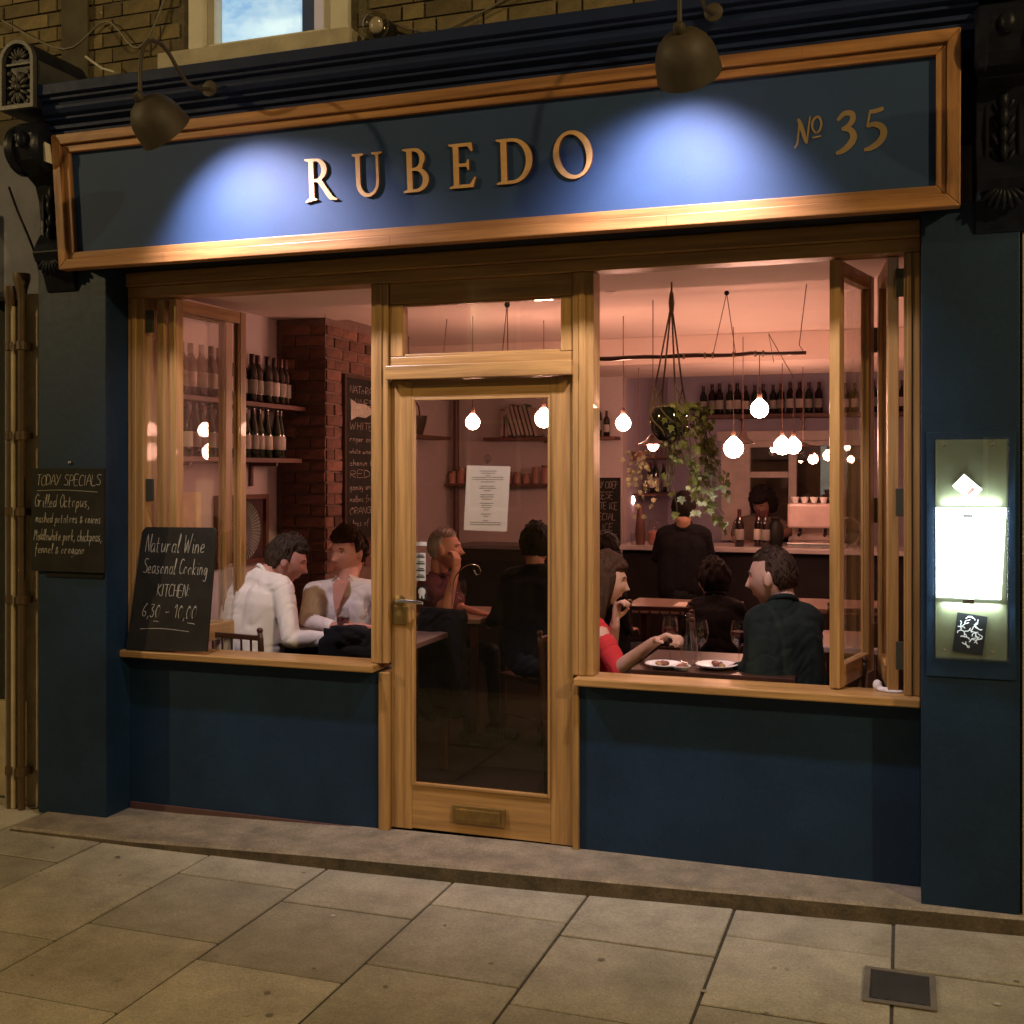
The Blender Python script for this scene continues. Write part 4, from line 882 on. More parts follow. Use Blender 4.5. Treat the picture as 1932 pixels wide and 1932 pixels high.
def sign_board(name, u0, u1, v0, v1, Y, lines, lab, cat='blackboard', frame=True):
    a_, b_ = spot(u0,v0,Y), spot(u1,v1,Y); w_, h_ = b_.x-a_.x, a_.z-b_.z
    t = thing(name, lab, cat, ((a_.x+b_.x)/2,Y,b_.z)); box('board', slate, t, a_.x, b_.x, Y, Y+.015, b_.z, a_.z, bevel=.001)
    mb = MB(); fn = lambda x,y,d: Vector((a_.x+x, Y-.0005-d, b_.z+y)); n = len(lines)
    for k, tx in enumerate(lines):
        if tx: write(tx, fn, w_*.08, h_*(1-(k+1)*.94/n), h_*.60/n, w_*.84*min(1,len(tx)/10+.25), .004, .04, slant=.05).build('chalk_line', chalkd, t)
    return t
sign_board('wine_sign', 993, 1043, 995, 1048, 4.965, ['NATURAL','WINE','CIDER'], 'small blackboard reading wine low on the back wall right of the menu')
sign_board('side_blackboard', 786, 838, 960, 1030, 4.965-.9, ['SWEET WINE','',''], 'blackboard behind the grey haired man seen through the door') if 0 else None
sign_board('tall_blackboard', 1108, 1170, 901, 1050, 4.955, ['TODAY CIDER','CHEESE','WHITE ICE','SPECIAL','ON ICE','AND MORE',''], 'tall blackboard price list on the back wall behind the woman in red')
t = thing('sideboard', 'low dark cabinet with pale top along the back wall', 'sideboard', (-3.2,4.7,FZ))
box('cabinet', barm, t, -3.70, -2.52, 4.52, 4.95, FZ, .95, bevel=.004); box('top', mat('grey_sideboard_top',(.14,.12,.12),rough=.4), t, -3.72, -2.50, 4.50, 4.97, .951, .985, bevel=.004)

# ---- bar
t = thing('bar_counter', 'long dark bar counter with a pale grey top across the back of the room', 'bar counter', (-.9,4.8,FZ))
box('front', barm, t, -2.24, .34, 4.66, 5.1, FZ, .965, bevel=.003); box('counter_top', bartop, t, -2.27, .355, 4.58, 5.18, .966, 1.005, bevel=.005)
shelf('bottle_shelf', 'long high shelf of wine bottles on the wall behind the bar', -1.98, .30, 6.76, 6.998, 2.195, (-1.55,-.95,-.30), .04)
for k in range(26):
    x = -1.93+k*.087
    if k in (14,): continue
    put_bottle((x+random.uniform(-.01,.01),6.86,2.195), 'dark wine bottle in the long row on the high shelf behind the bar', 'wine bottles on the shelf behind the bar', 'green' if k % 3 == 0 else 'dark', False, random.uniform(.96,1.06))
for u, lab, Y in ((1395,'white labelled wine bottle left of the trio on the bar counter',4.72),(1431,'wine bottle in the middle of the trio on the bar counter',4.80),(1444,'broad labelled wine bottle right of the trio on the bar counter',4.72)):
    p = spot(u,1030,Y); put_bottle((p.x,Y,1.006), lab, 'wine bottles on the bar counter', 'dark', False, 1.02)
def simple(name, lab, cat, prof, loc, m, n=18, group=None):
    o = MB().lathe(prof, loc, n).build(name, m, None, smooth=True); return tag(o, lab, cat, group)
p = spot(1463,1030,4.78); simple('black_jug','big black rounded jug on the bar counter beside the wine bottles','jug',[(0,0),(.05,0),(.065,.05),(.07,.12),(.055,.18),(.035,.21),(.04,.235),(0,.235)],(p.x,4.78,1.006),blackm)
p = spot(1238,1020,4.75); t = thing('glass_jar','big round glass jar of pink preserve on the left of the bar','jar',(p.x,4.75,1.006))
MB().lathe([(0,.004),(.055,.004),(.072,.03),(.074,.10),(.05,.12),(0,.12)],(p.x,4.75,1.006),20).build('preserve', jarm, t, smooth=True); MB().lathe([(.062,0),(.080,.03),(.082,.15),(.060,.19),(.062,.215)],(p.x,4.75,1.006),20).build('jar_glass', wineg, t, smooth=True)
p = spot(1208,1020,4.7); simple('tall_vase','tall narrow brown vase at the left end of the bar','vase',[(0,0),(.035,0),(.045,.10),(.03,.25),(.018,.33),(.022,.345),(0,.345)],(p.x,4.70,1.006),shelfm)
for u, lab in ((1200,'low glass of the pair at the left end of the bar'),(1258,'blue tinted tumbler beside the big glass jar')):
    p = spot(u,1020,4.72); simple('tumbler',lab,'glass',[(.0,.003),(.03,.003),(.036,.10),(.033,.10),(.027,.008),(0,.008)],(p.x,4.66,1.006),wineg)
# small shelves on the bar side wall with glasses
for z, lab in ((1.76,'upper glass shelf on the blue lit wall by the bar'),(1.42,'lower glass shelf on the blue lit wall by the bar')):
    t = thing('side_shelf', lab, 'shelf', (-2.2,6.0,z)); box('board', shelfm, t, -2.319, -2.10, 5.35, 6.7, z-.018, z, bevel=.001)
for k in range(6):
    y = 5.5+k*.2
    put_bottle((-2.22,y,1.421), 'spirit bottle in the row on the lower blue lit wall shelf', 'spirit bottles by the bar', 'dark' if k%2 else 'green', False, .85+.08*(k%3)) if k in (1,2,4) else simple('tumbler','glass in the row on the lower blue lit wall shelf','glass',[(.0,.003),(.03,.003),(.04,.13),(.037,.13),(.027,.008),(0,.008)],(-2.22,y,1.421),wineg,12,'glasses on the lavender wall shelves')
    simple('tumbler','glass in the row on the upper blue lit wall shelf','glass',[(.0,.003),(.03,.003),(.04,.13),(.037,.13),(.027,.008),(0,.008)],(-2.22,y,1.761),wineg,12,'glasses on the upper lavender wall shelf')
# hatch window behind the bar
KW = thing('kitchen_window', 'white framed glazed hatch in the wall behind the bar', 'window', (-1.0,6.98,.9))
wf = mat('white_gloss_frame', (.72,.58,.52), rough=.4)
box('frame', wf, KW, -1.76, -1.47, 6.94, 7.02, .92, 1.93, bevel=.004); box('frame', wf, KW, -1.09, -1.01, 6.94, 7.02, .92, 1.93, bevel=.004); box('frame', wf, KW, -.40, -.30, 6.94, 7.02, .92, 1.93, bevel=.004)
box('head', wf, KW, -1.80, -.26, 6.92, 7.03, 1.931, 2.03, bevel=.004); box('cross_bar', wf, KW, -1.469, -1.091, 6.95, 7.01, 1.56, 1.62, bevel=.003)
box('cross_bar', wf, KW, -1.469, -1.091, 6.95, 7.01, 1.865, 1.93, bevel=.003); box('cross_bar', wf, KW, -1.009, -.401, 6.95, 7.01, 1.88, 1.93, bevel=.003)
box('pane', pane, KW, -1.469, -1.091, 6.975, 6.981, 1.621, 1.864, bevel=0); box('pane', pane, KW, -1.469, -1.091, 6.975, 6.981, .92, 1.559, bevel=0); box('pane', pane, KW, -1.009, -.401, 6.975, 6.981, .92, 1.879, bevel=0)
t = thing('extractor_hood', 'dim steel hood beyond the glazed hatch', 'hood', (-1.2,8.6,1.7)); box('hood', mat('dim_steel',(.12,.11,.11),rough=.4,metal=.5), t, -1.9, .2, 8.3, 9.1, 1.75, 2.2, bevel=.01); box('counter', MATS['dim_steel'], t, -2.2, .3, 8.4, 9.1, FZ, .95, bevel=.01)
# espresso machine at the right end of the bar
p = spot(1535,1030,4.9); t = thing('espresso_machine', 'pale boxy espresso machine with round handle at the right end of the bar', 'coffee machine', (p.x,4.85,1.006))
pkm = mat('pale_enamel',(.55,.40,.36),rough=.35); X = p.x
box('body', pkm, t, X-.20, X+.22, 4.80, 5.12, 1.16, 1.36, bevel=.02); box('drip_tray', steel, t, X-.20, X+.22, 4.70, 5.12, 1.007, 1.05, bevel=.01); box('back', pkm, t, X-.18, X+.20, 5.0, 5.10, 1.051, 1.159, bevel=.005)
for dx in (-.1,.1): MB().tube([(X+dx,4.82,1.159),(X+dx,4.82,1.12),(X+dx,4.70,1.11)], .014, 8).build('group_handle', blackm, t)
MB().tube(smoothline([(X+.28+.09*math.cos(a*.5),4.78,1.14+.11*math.sin(a*.5)) for a in range(0,13)],2), .008, 6).build('ring_handle', steel, t)
for k in range(5): simple('coffee_cup','small white cup in the row on the espresso machine','cup',[(0,0),(.02,0),(.035,.05),(.033,.05),(.018,.006),(0,.006)],(X-.15+k*.075,4.95,1.361),mat('white_china',(.75,.7,.66),rough=.3),12,'cups on the espresso machine')

# ---- pendant bulbs
def bulb(u, v, Y, r, lab, top=None, ztop=2.63, e=1):
    r *= 1.18; p = spot(u, v, Y); t = thing('pendant_bulb', lab, 'pendant lamp', p, group='bare bulbs hanging in the dining room')
    s_ = MB().lathe([(0,-r),(r*.5,-r*.87),(r*.87,-r*.5),(r,0),(r*.93,r*.38),(r*.74,r*.68),(r*.46,r*.95),(r*.30,r*1.15),(0,r*1.2)], p, 14).build('bulb', bulbm, t, smooth=True)
    MB().lathe([(.012,0),(.014,.004),(.013,.035),(.005,.044),(0,.044)], p+Vector((0,0,r*1.2)), 12).build('socket', mat('dull_socket',(.20,.11,.08),rough=.5), t, smooth=True)
    tp = Vector(top) if top else Vector((p.x,p.y,ztop))
    MB().tube([p+Vector((0,0,r*1.2+.04)), tp], .0028, 5).build('cord', cord, t)
    return p
zr = spot(1320,671,1.75).z
bulb(1433,772,1.75,.042,'bare round bulb hanging from the wooden rail, right of the trailing plant', ztop=zr)
bulb(1176,799,2.5,.042,'bare round bulb left of the hanging plant')
bulb(892,797,2.2,.040,'bare round bulb at the upper left behind the door glass')
bulb(1026,790,2.55,.052,'big bare bulb at the upper right behind the door glass')
bulb(1384,846,3.3,.058,'large glaring bulb low beside the cone shaded lamp')
bulb(1497,842,2.8,.042,'bare bulb at the right hanging lowest of the pair near the folding window', top=spot(1497,722,2.8))
bulb(1476,842,4.2,.055,'bare bulb just left of and behind the lowest right bulb')
p = bulb(1187,944,5.4,.045,'tiny low bulb at the left end of the bar', ztop=2.6)
# shaded pendants
def shaded(u, v, Y, w_, h_, lab, lit_=True):
    p = spot(u, v, Y); t = thing('shaded_pendant', lab, 'pendant lamp', p)
    MB().lathe([(.018,h_),(.022,h_*.9),(w_*.45,h_*.42),(w_,0),(w_*.98,-.004),(w_*.42,h_*.36),(.015,h_*.8)], p, 24).build('shade', mat('dark_enamel_shade',(.06,.035,.03),rough=.35), t, smooth=True)
    if lit_: MB().ball(p+Vector((0,0,.0)), (.034,.034,.04), 12, 8).build('bulb', bulbm, t, smooth='full')
    MB().tube([p+Vector((0,0,h_)), (p.x,p.y,2.63)], .003, 5).build('cord', cord, t)
shaded(1232,838,1.9,.088,.055,'flat dark shaded pendant lamp below the hanging plant pot')
shaded(1402,836,3.9,.085,.09,'cone shaded pendant lamp behind the glaring bulb', False)
shaded(1515,842,4.6,.12,.03,'flat shaded pendant lamp at the far right', False)
# hanging rail
t = thing('hanging_rail', 'dark wooden branch rail hung by strings from the ceiling', 'rail', spot(1320,671,1.75))
xa, xb = spot(1060,671,1.75).x, spot(1521,671,1.75).x
pts = [(xa+(xb-xa)*k/14, 1.75+random.uniform(-.004,.004), zr+random.uniform(-.004,.004)) for k in range(15)]
MB().tube(pts, [random.uniform(.010,.014) for _ in pts], 8).build('branch', darkwood, t, smooth='full')
hk = spot(1371,553,1.55)
for u in (1345,1388): MB().tube([hk, (spot(u,672,1.75).x,1.75,zr)], .0025, 5).build('string', cord, t)
MB().ball(hk, .014, 10, 8).build('knot', blackm, t)
MB().tube([(spot(1517,640,1.75).x-.0,1.75,zr+.0),(spot(1508,640,1.75).x,1.75,zr+.04),(spot(1519,545,1.5).x,1.6,2.63)], .0025, 5).build('string', cord, t)
MB().tube([(spot(1460,690,1.75).x,1.75,zr-.05),(spot(1450,640,1.75).x,1.75,zr+.11),(spot(1497,720,1.75).x,1.78,zr-.14)], .0025, 5).build('string', cord, t)
for u in (1290,1330,1345,1384,1425,1440): MB().lathe([(.016,-.006),(.018,0),(.016,.006)], (spot(u,671,1.75).x,1.75,zr), 10, (1,0,0)).build('twine_wrap', rope, t)
# strings seen through the transom
for u, v, Y, lab in ((957,565,1.6,'pair of strings hanging from a black ceiling hook behind the transom window'),(843,565,2.2,'single cord hanging behind the left of the transom window')):
    p = spot(u,v,Y); p.z = 2.62; t = thing('ceiling_string', lab, 'string', p)
    MB().tube([p, p+Vector((-.04,0,-.40))], .003, 5).build('string', cord, t)
    if u > 900: MB().tube([p, p+Vector((.005,0,-.40))], .003, 5).build('string', cord, t); MB().ball(p+Vector((0,0,-.02)), .018, 10, 8).build('hook', blackm, t)
p = spot(1152,566,1.3); t = thing('smoke_detector', 'white round smoke detector on the ceiling behind the right window', 'smoke detector', (p.x,1.3,2.60))
MB().lathe([(0,-.045),(.025,-.043),(.03,-.03),(.05,-.022),(.055,0),(0,0)], (p.x,1.3,2.632), 20).build('casing', mat('detector_white',(.5,.42,.38),rough=.5), t, smooth=True)

# ---- hanging plant in macrame
p0 = spot(1267,528,.62); pot = spot(1262,795,.62); px, pz = pot.x, pot.z
t = thing('hanging_plant', 'trailing ivy in a dark glass bowl hung in a macrame rope holder', 'plant', (px,.62,pz))
MB().lathe([(0,-.095),(.050,-.09),(.080,-.055),(.090,-.01),(.083,.040),(.072,.065),(.064,.068),(.0,.05)], (px,.62,pz), 24).build('pot', mat('dark_green_glass_bowl',(.018,.022,.016),rough=.12,coat=.5), t, smooth=True)
kn = Vector((p0.x,.62,p0.z-.11)); top_ = Vector((p0.x,.62,2.515))
MB().tube([top_, kn+Vector((0,0,.03))], [.004,.007], 6).build('rope', rope, t); MB().tube([kn+Vector((0,0,.05)),kn+Vector((0,0,.0)),kn-Vector((0,0,.05))], [.009,.014,.010], 8).build('knot', rope, t)
for k in range(4):
    a = R(35+90*k); e_ = Vector((px+.094*math.cos(a),.62+.094*math.sin(a),pz+.03))
    m_ = Vector((px+.070*math.cos(a),.62+.070*math.sin(a),pz+.16))
    MB().tube(smoothline([kn, kn.lerp(m_,.5), m_, e_, (px+.085*math.cos(a+.78),.62+.085*math.sin(a+.78),pz-.045), (px,.62,pz-.112)],4), .0045, 6).build('rope', rope, t)
    MB().tube(smoothline([m_, (px+.094*math.cos(a+.78),.62+.094*math.sin(a+.78),pz+.05), (px+.09*math.cos(a+1.57),.62+.09*math.sin(a+1.57),pz-.02)],3), .0035, 6).build('rope', rope, t)
for k in range(6): MB().tube([(px,.62,pz-.11),(px+random.uniform(-.02,.03),.62+random.uniform(-.02,.02),pz-.28)], .003, 5).build('tassel', rope, t)
lv = [(0,-.5),(.18,-.42),(.45,-.38),(.34,-.12),(.52,.12),(.22,.16),(.0,.62),(-.22,.16),(-.52,.12),(-.34,-.12),(-.45,-.38),(-.18,-.42)]
def leafmesh(m_):
    mb = MB(); vs = [(0,0,-.03)]+[(x,y,.04-abs(x)*.22) for x,y in lv]; mb.add(vs, [(0,i,i%12+1) for i in range(1,13)]); me = mb.mesh('leaf'); me.materials.append(m_); return me
lm = [leafmesh(leafm), leafmesh(leafv)]
random.seed(5); nl = 0
for s_ in range(22):
    ang = random.uniform(0,6.28); ln = random.uniform(.22,.60); lean = random.uniform(-.02,.20)
    x0_, y0_ = px+.03+.05*math.cos(ang), .62+.06*math.sin(ang)
    pts = [Vector((x0_,y0_,pz+.05)), Vector((x0_+.03,y0_+.01,pz+.06))]; n = int(ln/.045)
    for k in range(n):
        f_ = k/n; pts.append(Vector((x0_+.055+lean*f_**1.3+.012*math.sin(k*1.1+s_)+ .03*math.cos(ang), y0_+.03*math.sin(ang)+.012*math.cos(k*.9+s_), pz+.04-ln*f_)))
    MB().tube(pts, .0018, 4).build('stem', stemm, t)
    for q_ in pts[1:]:
        for rep in range(2 if s_ % 2 else 1):
            if nl >= 292: continue
            low = (pz-q_.z) > .33; sz = random.uniform(.022,.038)*(1.35 if low else 1)
            o = bpy.data.objects.new('leaf', lm[1 if (low and random.random() < .6) or random.random() < .12 else 0]); link(o, t)
            o.location = q_+Vector((random.uniform(-.034,.034),random.uniform(-.04,.03),random.uniform(-.02,.02)))-Vector(t.location)
            o.rotation_euler = (R(90)+random.uniform(-.9,.9), random.uniform(-.6,.6)+R(180), random.uniform(-1,1)); o.scale = (sz,sz,sz); nl += 1
# small trailing plant behind near the bar side wall
for (u, v, lab) in ((1205,860,'pale trailing plant hanging by the blue lit wall'),):
    p = spot(u,v,4.2); t2 = thing('trailing_plant', lab, 'plant', p)
    MB().tube([(p.x,4.2,2.45),(p.x,4.2,p.z)], .003, 5).build('string', cord, t2)
    MB().lathe([(0,-.05),(.05,-.04),(.06,.03),(.05,.03),(0,0)], p, 14).build('pot', shelfm, t2, smooth=True)
    for k in range(60):
        o = bpy.data.objects.new('leaf', lm[1]); link(o, t2); o.location = (random.gauss(.02,.07), random.gauss(0,.05), -abs(random.gauss(0,.22))+.05); o.rotation_euler = (random.uniform(.8,2.3),random.uniform(0,6),random.uniform(-1,1)); o.scale = (.045,)*3

# ------------------------------------------------------------------ furniture
def table(cx, cy, w_, d_, lab, z=.75, m_=None, edge=None):
    t = thing('dining_table', lab, 'table', (cx,cy,FZ), group='dining tables')
    box('table_top', m_ or tablem, t, cx-w_/2, cx+w_/2, cy-d_/2, cy+d_/2, z-.03, z, bevel=.004)
    for sx_ in (-1,1):
        for sy_ in (-1,1): box('leg', darkwood, t, cx+sx_*(w_/2-.05)-.02, cx+sx_*(w_/2-.05)+.02, cy+sy_*(d_/2-.05)-.02, cy+sy_*(d_/2-.05)+.02, FZ, z-.031, bevel=.003)
    return t
table(-2.80, .86, .90, .60, 'dining table at the left window between the two white shirted men', z=.745)
table(-.80, .60, .72, .60, 'dark dining table laid with glasses at the right window sill', z=.735, m_=darkwood)
table(-2.72, 1.95, .66, .62, 'dining table in front of the grey haired man behind the door', z=.74)
table(-2.10, .95, .30, .5, 'narrow pale table end just inside the door', z=.70) if 0 else None
table(-.40, 1.50, .60, .62, 'pale topped table behind the man in the dark jumper', z=.745)
table(-1.38, 2.75, .72, .62, 'pale topped table in the middle of the room by the spindle chair', z=.745)
table(-.45, 3.1, .8, .6, 'far table near the bar at the right', z=.745)
CHAIR = None
def chair(x, y, rz, lab, zt=.94, knob=True):
    """local: seat centre at origin, back towards -y"""
    global CHAIR
    if CHAIR is not None: return dup(CHAIR, (x,y,FZ), rz, lab)
    t = thing('dining_chair', lab, 'chair', (x,y,FZ), rz, 'dark spindle backed dining chairs'); t.scale = (1,1,.88)
    MB().box(-.20,.20,-.20,.20,.44,.475).build('seat', darkwood, t, local=True, bevel=.008)
    for sx_ in (-1,1):
        MB().tube([(sx_*.18,-.19,0),(sx_*.18,-.185,.45),(sx_*.185,-.215,.90),(sx_*.185,-.22,.95)], [.015,.017,.015,.013], 8).ball((sx_*.185,-.22,.955),.017,8,6).build('back_post', darkwood, t, local=True, smooth='full')
        MB().tube([(sx_*.18,.18,0),(sx_*.175,.175,.44)], [.013,.017], 8).build('leg', darkwood, t, local=True)
        MB().tube([(sx_*.18,-.19,.2),(sx_*.178,.18,.2)], .009, 6).build('stretcher', darkwood, t, local=True)
    MB().box(-.185,.185,-.230,-.208,.895,.925).build('top_rail', darkwood, t, local=True, bevel=.004)
    MB().box(-.18,.18,-.222,-.202,.62,.645).build('lower_rail', darkwood, t, local=True, bevel=.004)
    for k in range(5): MB().tube([(-.125+k*.0625,-.212,.646),(-.125+k*.0625,-.218,.894)], .006, 6).build('spindle', darkwood, t, local=True)
    CHAIR = t; CH.clear(); return t
pc_ = spot(432,1190,.34)
chair(pc_.x+.05, .55, R(-8), 'dark chair with spindle back under the man in the crumpled white shirt')
chair(spot(665,1190,.3).x, .62, R(10), 'dark chair draped in black at the right of the left window') if 0 else None
chair(spot(1240,1130,2.2).x, 2.40, R(5), 'dark spindle back chair standing in the middle of the room')
chair(spot(1365,1180,1.3).x, 1.62, R(-80), 'dark spindle back chair sideways behind the decanter')
chair(spot(1130,1250,.8).x-.05, .86, R(-90), 'dark chair under the woman in red')
chair(spot(1500,1200,.5).x+.08, .55, R(90), 'dark chair under the man in the dark jumper')
chair(spot(830,1180,2).x-.05, 2.0, R(-90), 'dark chair under the grey haired man')
chair(spot(1010,1200,1.9).x+.05, 1.9, R(60), 'dark chair under the dark coated diner seen through the door')
chair(spot(650,1200,1.35).x+.02, 1.42, R(180), 'dark chair under the man in the open necked white shirt')
chair(spot(1600,1180,2.6).x, 2.7, R(20), 'dark chair glimpsed through the folding window at the right')
# black jackets / bags over chairs
workshop = bpy.data.scenes.new('workshop')
def cloth_blob(name, m_, balls, label, cat, vox=.012, disp=.012):
    mb = MB()
    for c_, r_ in balls: mb.ball(c_, r_, 16, 12)
    o = remesh(mb, name, m_, vox, 6, disp, 9); tag(o, label, cat); return o
def remesh(mb, name, m_, vox, smooth_it=3, disp=0, dscale=8, parent=None, post=None):
    me = mb.mesh(name+'_raw'); o = bpy.data.objects.new(name, me); workshop.collection.objects.link(o)
    md = o.modifiers.new('r','REMESH'); md.mode = 'VOXEL'; md.voxel_size = vox; md.adaptivity = 0
    if smooth_it: s_ = o.modifiers.new('s','SMOOTH'); s_.factor = .5; s_.iterations = smooth_it
    vl = workshop.view_layers[0]; vl.update(); dg = vl.depsgraph; ev = o.evaluated_get(dg); me2 = bpy.data.meshes.new_from_object(ev)
    bpy.data.objects.remove(o); me2.name = name
    if disp:
        cs = [v_.co.copy() for v_ in me2.vertices]; ns_ = [v_.normal.copy() for v_ in me2.vertices]; fl = []
        for c_, n__ in zip(cs, ns_):
            q_ = Vector((c_.x*dscale*.8, c_.y*dscale*.8, c_.z*dscale*.5)); w_ = noise.noise(q_*.5)*1.4
            q2 = Vector((c_.x*5+w_+c_.z*4, c_.y*5+w_, c_.z*15+w_*2-c_.x*6))
            d_ = .7*noise.noise(q_)-1.9*max(0, .20-abs(noise.noise(q2)))/.20*(.5+.5*noise.noise(q_*.7+Vector((9,2,5))))
            fl += list(c_+n__*disp*d_)
        me2.vertices.foreach_set('co', fl); me2.update()
    if post: post(me2)
    off = WL.get(parent, Vector((0,0,0))) if parent else Vector((0,0,0))
    if off.length: 
        me2.transform(Matrix.Translation(-off))
    me2.materials.clear(); me2.materials.append(m_); me2.shade_smooth()
    n_ = bpy.data.objects.new(name, me2); link(n_, parent); return n_
def draped(name, c_, w_, h_, label, cat):
    mb = MB().box(c_.x-w_/2,c_.x+w_/2,c_.y-.05,c_.y+.05,c_.z-h_,c_.z).box(c_.x-w_/2-.015,c_.x-w_/2+.09,c_.y-.07,c_.y+.03,c_.z-h_-.08,c_.z-.05).box(c_.x+w_/2-.08,c_.x+w_/2+.012,c_.y-.06,c_.y+.04,c_.z-h_-.05,c_.z-.04)
    o = remesh(mb, name, mat('black_wool', (.008,.007,.008), rough=.95, spec=.2), .012, 7, .018, 10); tag(o, label, cat)
draped('black_jacket', spot(668,1182,.40), .30, .42, 'black jacket draped over a chair back at the left window', 'jacket')
draped('black_coat', spot(836,1147,1.1), .24, .55, 'black coat hung over a chair back just inside the door', 'coat')
# ---- tableware
def wine_glass(loc, lab, wine=False, s_=1):
    t = thing('wine_glass', lab, 'wine glass', loc); x, y, z = loc
    MB().lathe([(.034,0),(.034,.002),(.006,.006),(.004,.03),(.004,.085),(.010,.092),(.030,.115),(.038,.145),(.036,.180),(.029,.210),(.0275,.210),(.0345,.180),(.0365,.145),(.028,.117),(.004,.095)], (x,y,z), 20).build('glass', wineg, t, smooth=True)
    if wine: MB().lathe([(0,.097),(.027,.118),(.0355,.145),(.0352,.162),(0,.162)], (x,y,z), 18).build('wine', redwine, t, smooth=True)
    return t
ZT = .736
q_ = spot(1394,1250,.50); wine_glass((q_.x,.50,ZT+.0), 'full red wine glass before the man in the dark jumper', True)
q_ = spot(1263,1250,.50); wine_glass((q_.x,.52,ZT), 'tall wine glass under the woman\'s outstretched hand', True)
q_ = spot(1320,1250,.45); wine_glass((q_.x,.47,ZT), 'empty wine glass right of the decanter')
q_ = spot(1300,1250,.46); t = thing('carafe', 'clear glass carafe with stopper on the right window table', 'carafe', (q_.x,.46,ZT))
MB().lathe([(0,.004),(.040,.004),(.043,.02),(.041,.09),(.030,.125),(.014,.150),(.012,.205),(.017,.215),(.015,.215),(.010,.205),(.012,.150),(.027,.123),(.038,.09),(.040,.02),(0,.010)], (q_.x,.46,ZT), 22).build('glass', wineg, t, smooth=True)
MB().lathe([(0,.205),(.009,.205),(.011,.225),(.02,.230),(.015,.240),(0,.242)], (q_.x,.46,ZT), 14).build('stopper', wineg, t, smooth=True)
china = mat('white_china',(.75,.7,.66),rough=.3)
for u, v, r_, lab, y in ((1252,1266,.085,'round white plate of leftovers at the left of the window table',.38),(1352,1262,.095,'oval white plate with food at the right of the window table',.44),(1285,1262,.045,'small side plate in front of the carafe',.34)):
    q_ = spot(u,v,y); t = thing('plate', lab, 'plate', (q_.x,y,ZT))
    MB().lathe([(0,.004),(r_*.6,.004),(r_,.020),(r_*.98,.022),(r_*.6,.008),(0,.008)], (q_.x,y,ZT), 28).build('plate', china, t, smooth=True)
    random.seed(int(u)); 
    for k in range(7): a = random.uniform(0,6.28); rr = random.uniform(0,r_*.5); MB().ball((q_.x+rr*math.cos(a),y+rr*math.sin(a),ZT+.018),(random.uniform(.010,.02),.012,.011),8,6).build('food', mat('roast_food_%d'%(k%3),((.16,.05,.02),(.35,.20,.08),(.30,.07,.05))[k%3],rough=.4), t, smooth='full')
q_ = spot(640,1200,.9); wine_glass((spot(742,1190,.8).x,.80,.746), 'wine glass at the right end of the left window table', True)
wine_glass((spot(697,1180,.85).x,.86,.746), 'clear wine glass at the right edge of the left window', False)
p = spot(875,1165,1.9); wine_glass((p.x,1.85,.741), 'small stemmed glass before the grey haired man', False)
box('napkin', mat('cream_menu_card',(.6,.5,.44)), thing('menu_card','pale menu card lying on the middle table','menu',(-1.3,2.7,.746)), -1.42, -1.25, 2.62, 2.85, .7465, .7485, bevel=0)
p = spot(882,1110,1.55)
t = thing('wire_stand', 'curved shiny wire stand on the table seen through the door', 'stand', p)
MB().tube(smoothline([(p.x-.10,1.55,p.z-.11),(p.x-.085,1.55,p.z+.05),(p.x-.01,1.55,p.z+.13),(p.x+.06,1.55,p.z+.135),(p.x+.085,1.55,p.z+.10),(p.x+.06,1.55,p.z+.08),(p.x+.04,1.55,p.z+.11)],5), .004, 6).build('wire', steel, t)
# rag on the sill of the right window
q_ = spot(1690,1300,.02)
cloth_blob('white_cloth', mat('white_cotton',(.6,.55,.52),rough=.9), [((q_.x-.04,.07,.752),(.03,.02,.012)),((q_.x-.01,.06,.75),(.04,.02,.008)),((q_.x-.07,.09,.765),(.02,.02,.025))], 'crumpled white cloth in the corner of the right sill', 'cloth', .004, .004)

# ------------------------------------------------------------------ people
def head_surface(n):
    nx, ny, nz = n
    x, y, z = .075*nx, .096*ny, .118*nz
    if nz < 0:
        k = -nz; x *= 1-.30*k**1.6; y *= (1-.40*k) if ny < 0 else (1-.03*k)
    if nz > 0 and ny > 0: y *= 1-.10*nz
    if ny > .15:
        fz = min(1, (ny-.15)/.3)
        t = (.020-z)/.048
        nose = math.exp(-(x/.0115)**2)*(max(0,min(1,t)) if z > -.028 else math.exp(-((z+.028)/.009)**2))
        y += fz*.027*nose + fz*.006*math.exp(-(x/.020)**2-((z+.026)/.010)**2)
        for s_ in (-1,1): y -= fz*.011*math.exp(-((x-s_*.031)/.015)**2-((z-.010)/.011)**2); y += fz*.004*math.exp(-((x-s_*.042)/.016)**2-((z+.022)/.016)**2)
        y += fz*.006*math.exp(-((z-.028)/.009)**2)*math.exp(-(x/.045)**2)
        y += fz*(.007*math.exp(-(x/.022)**2-((z+.060)/.010)**2) - .006*math.exp(-(x/.020)**2-((z+.060)/.0028)**2))
        y += fz*.010*math.exp(-(x/.022)**2-((z+.098)/.014)**2) - fz*.004*math.exp(-(x/.022)**2-((z+.080)/.006)**2)
    return Vector((x, y, z))
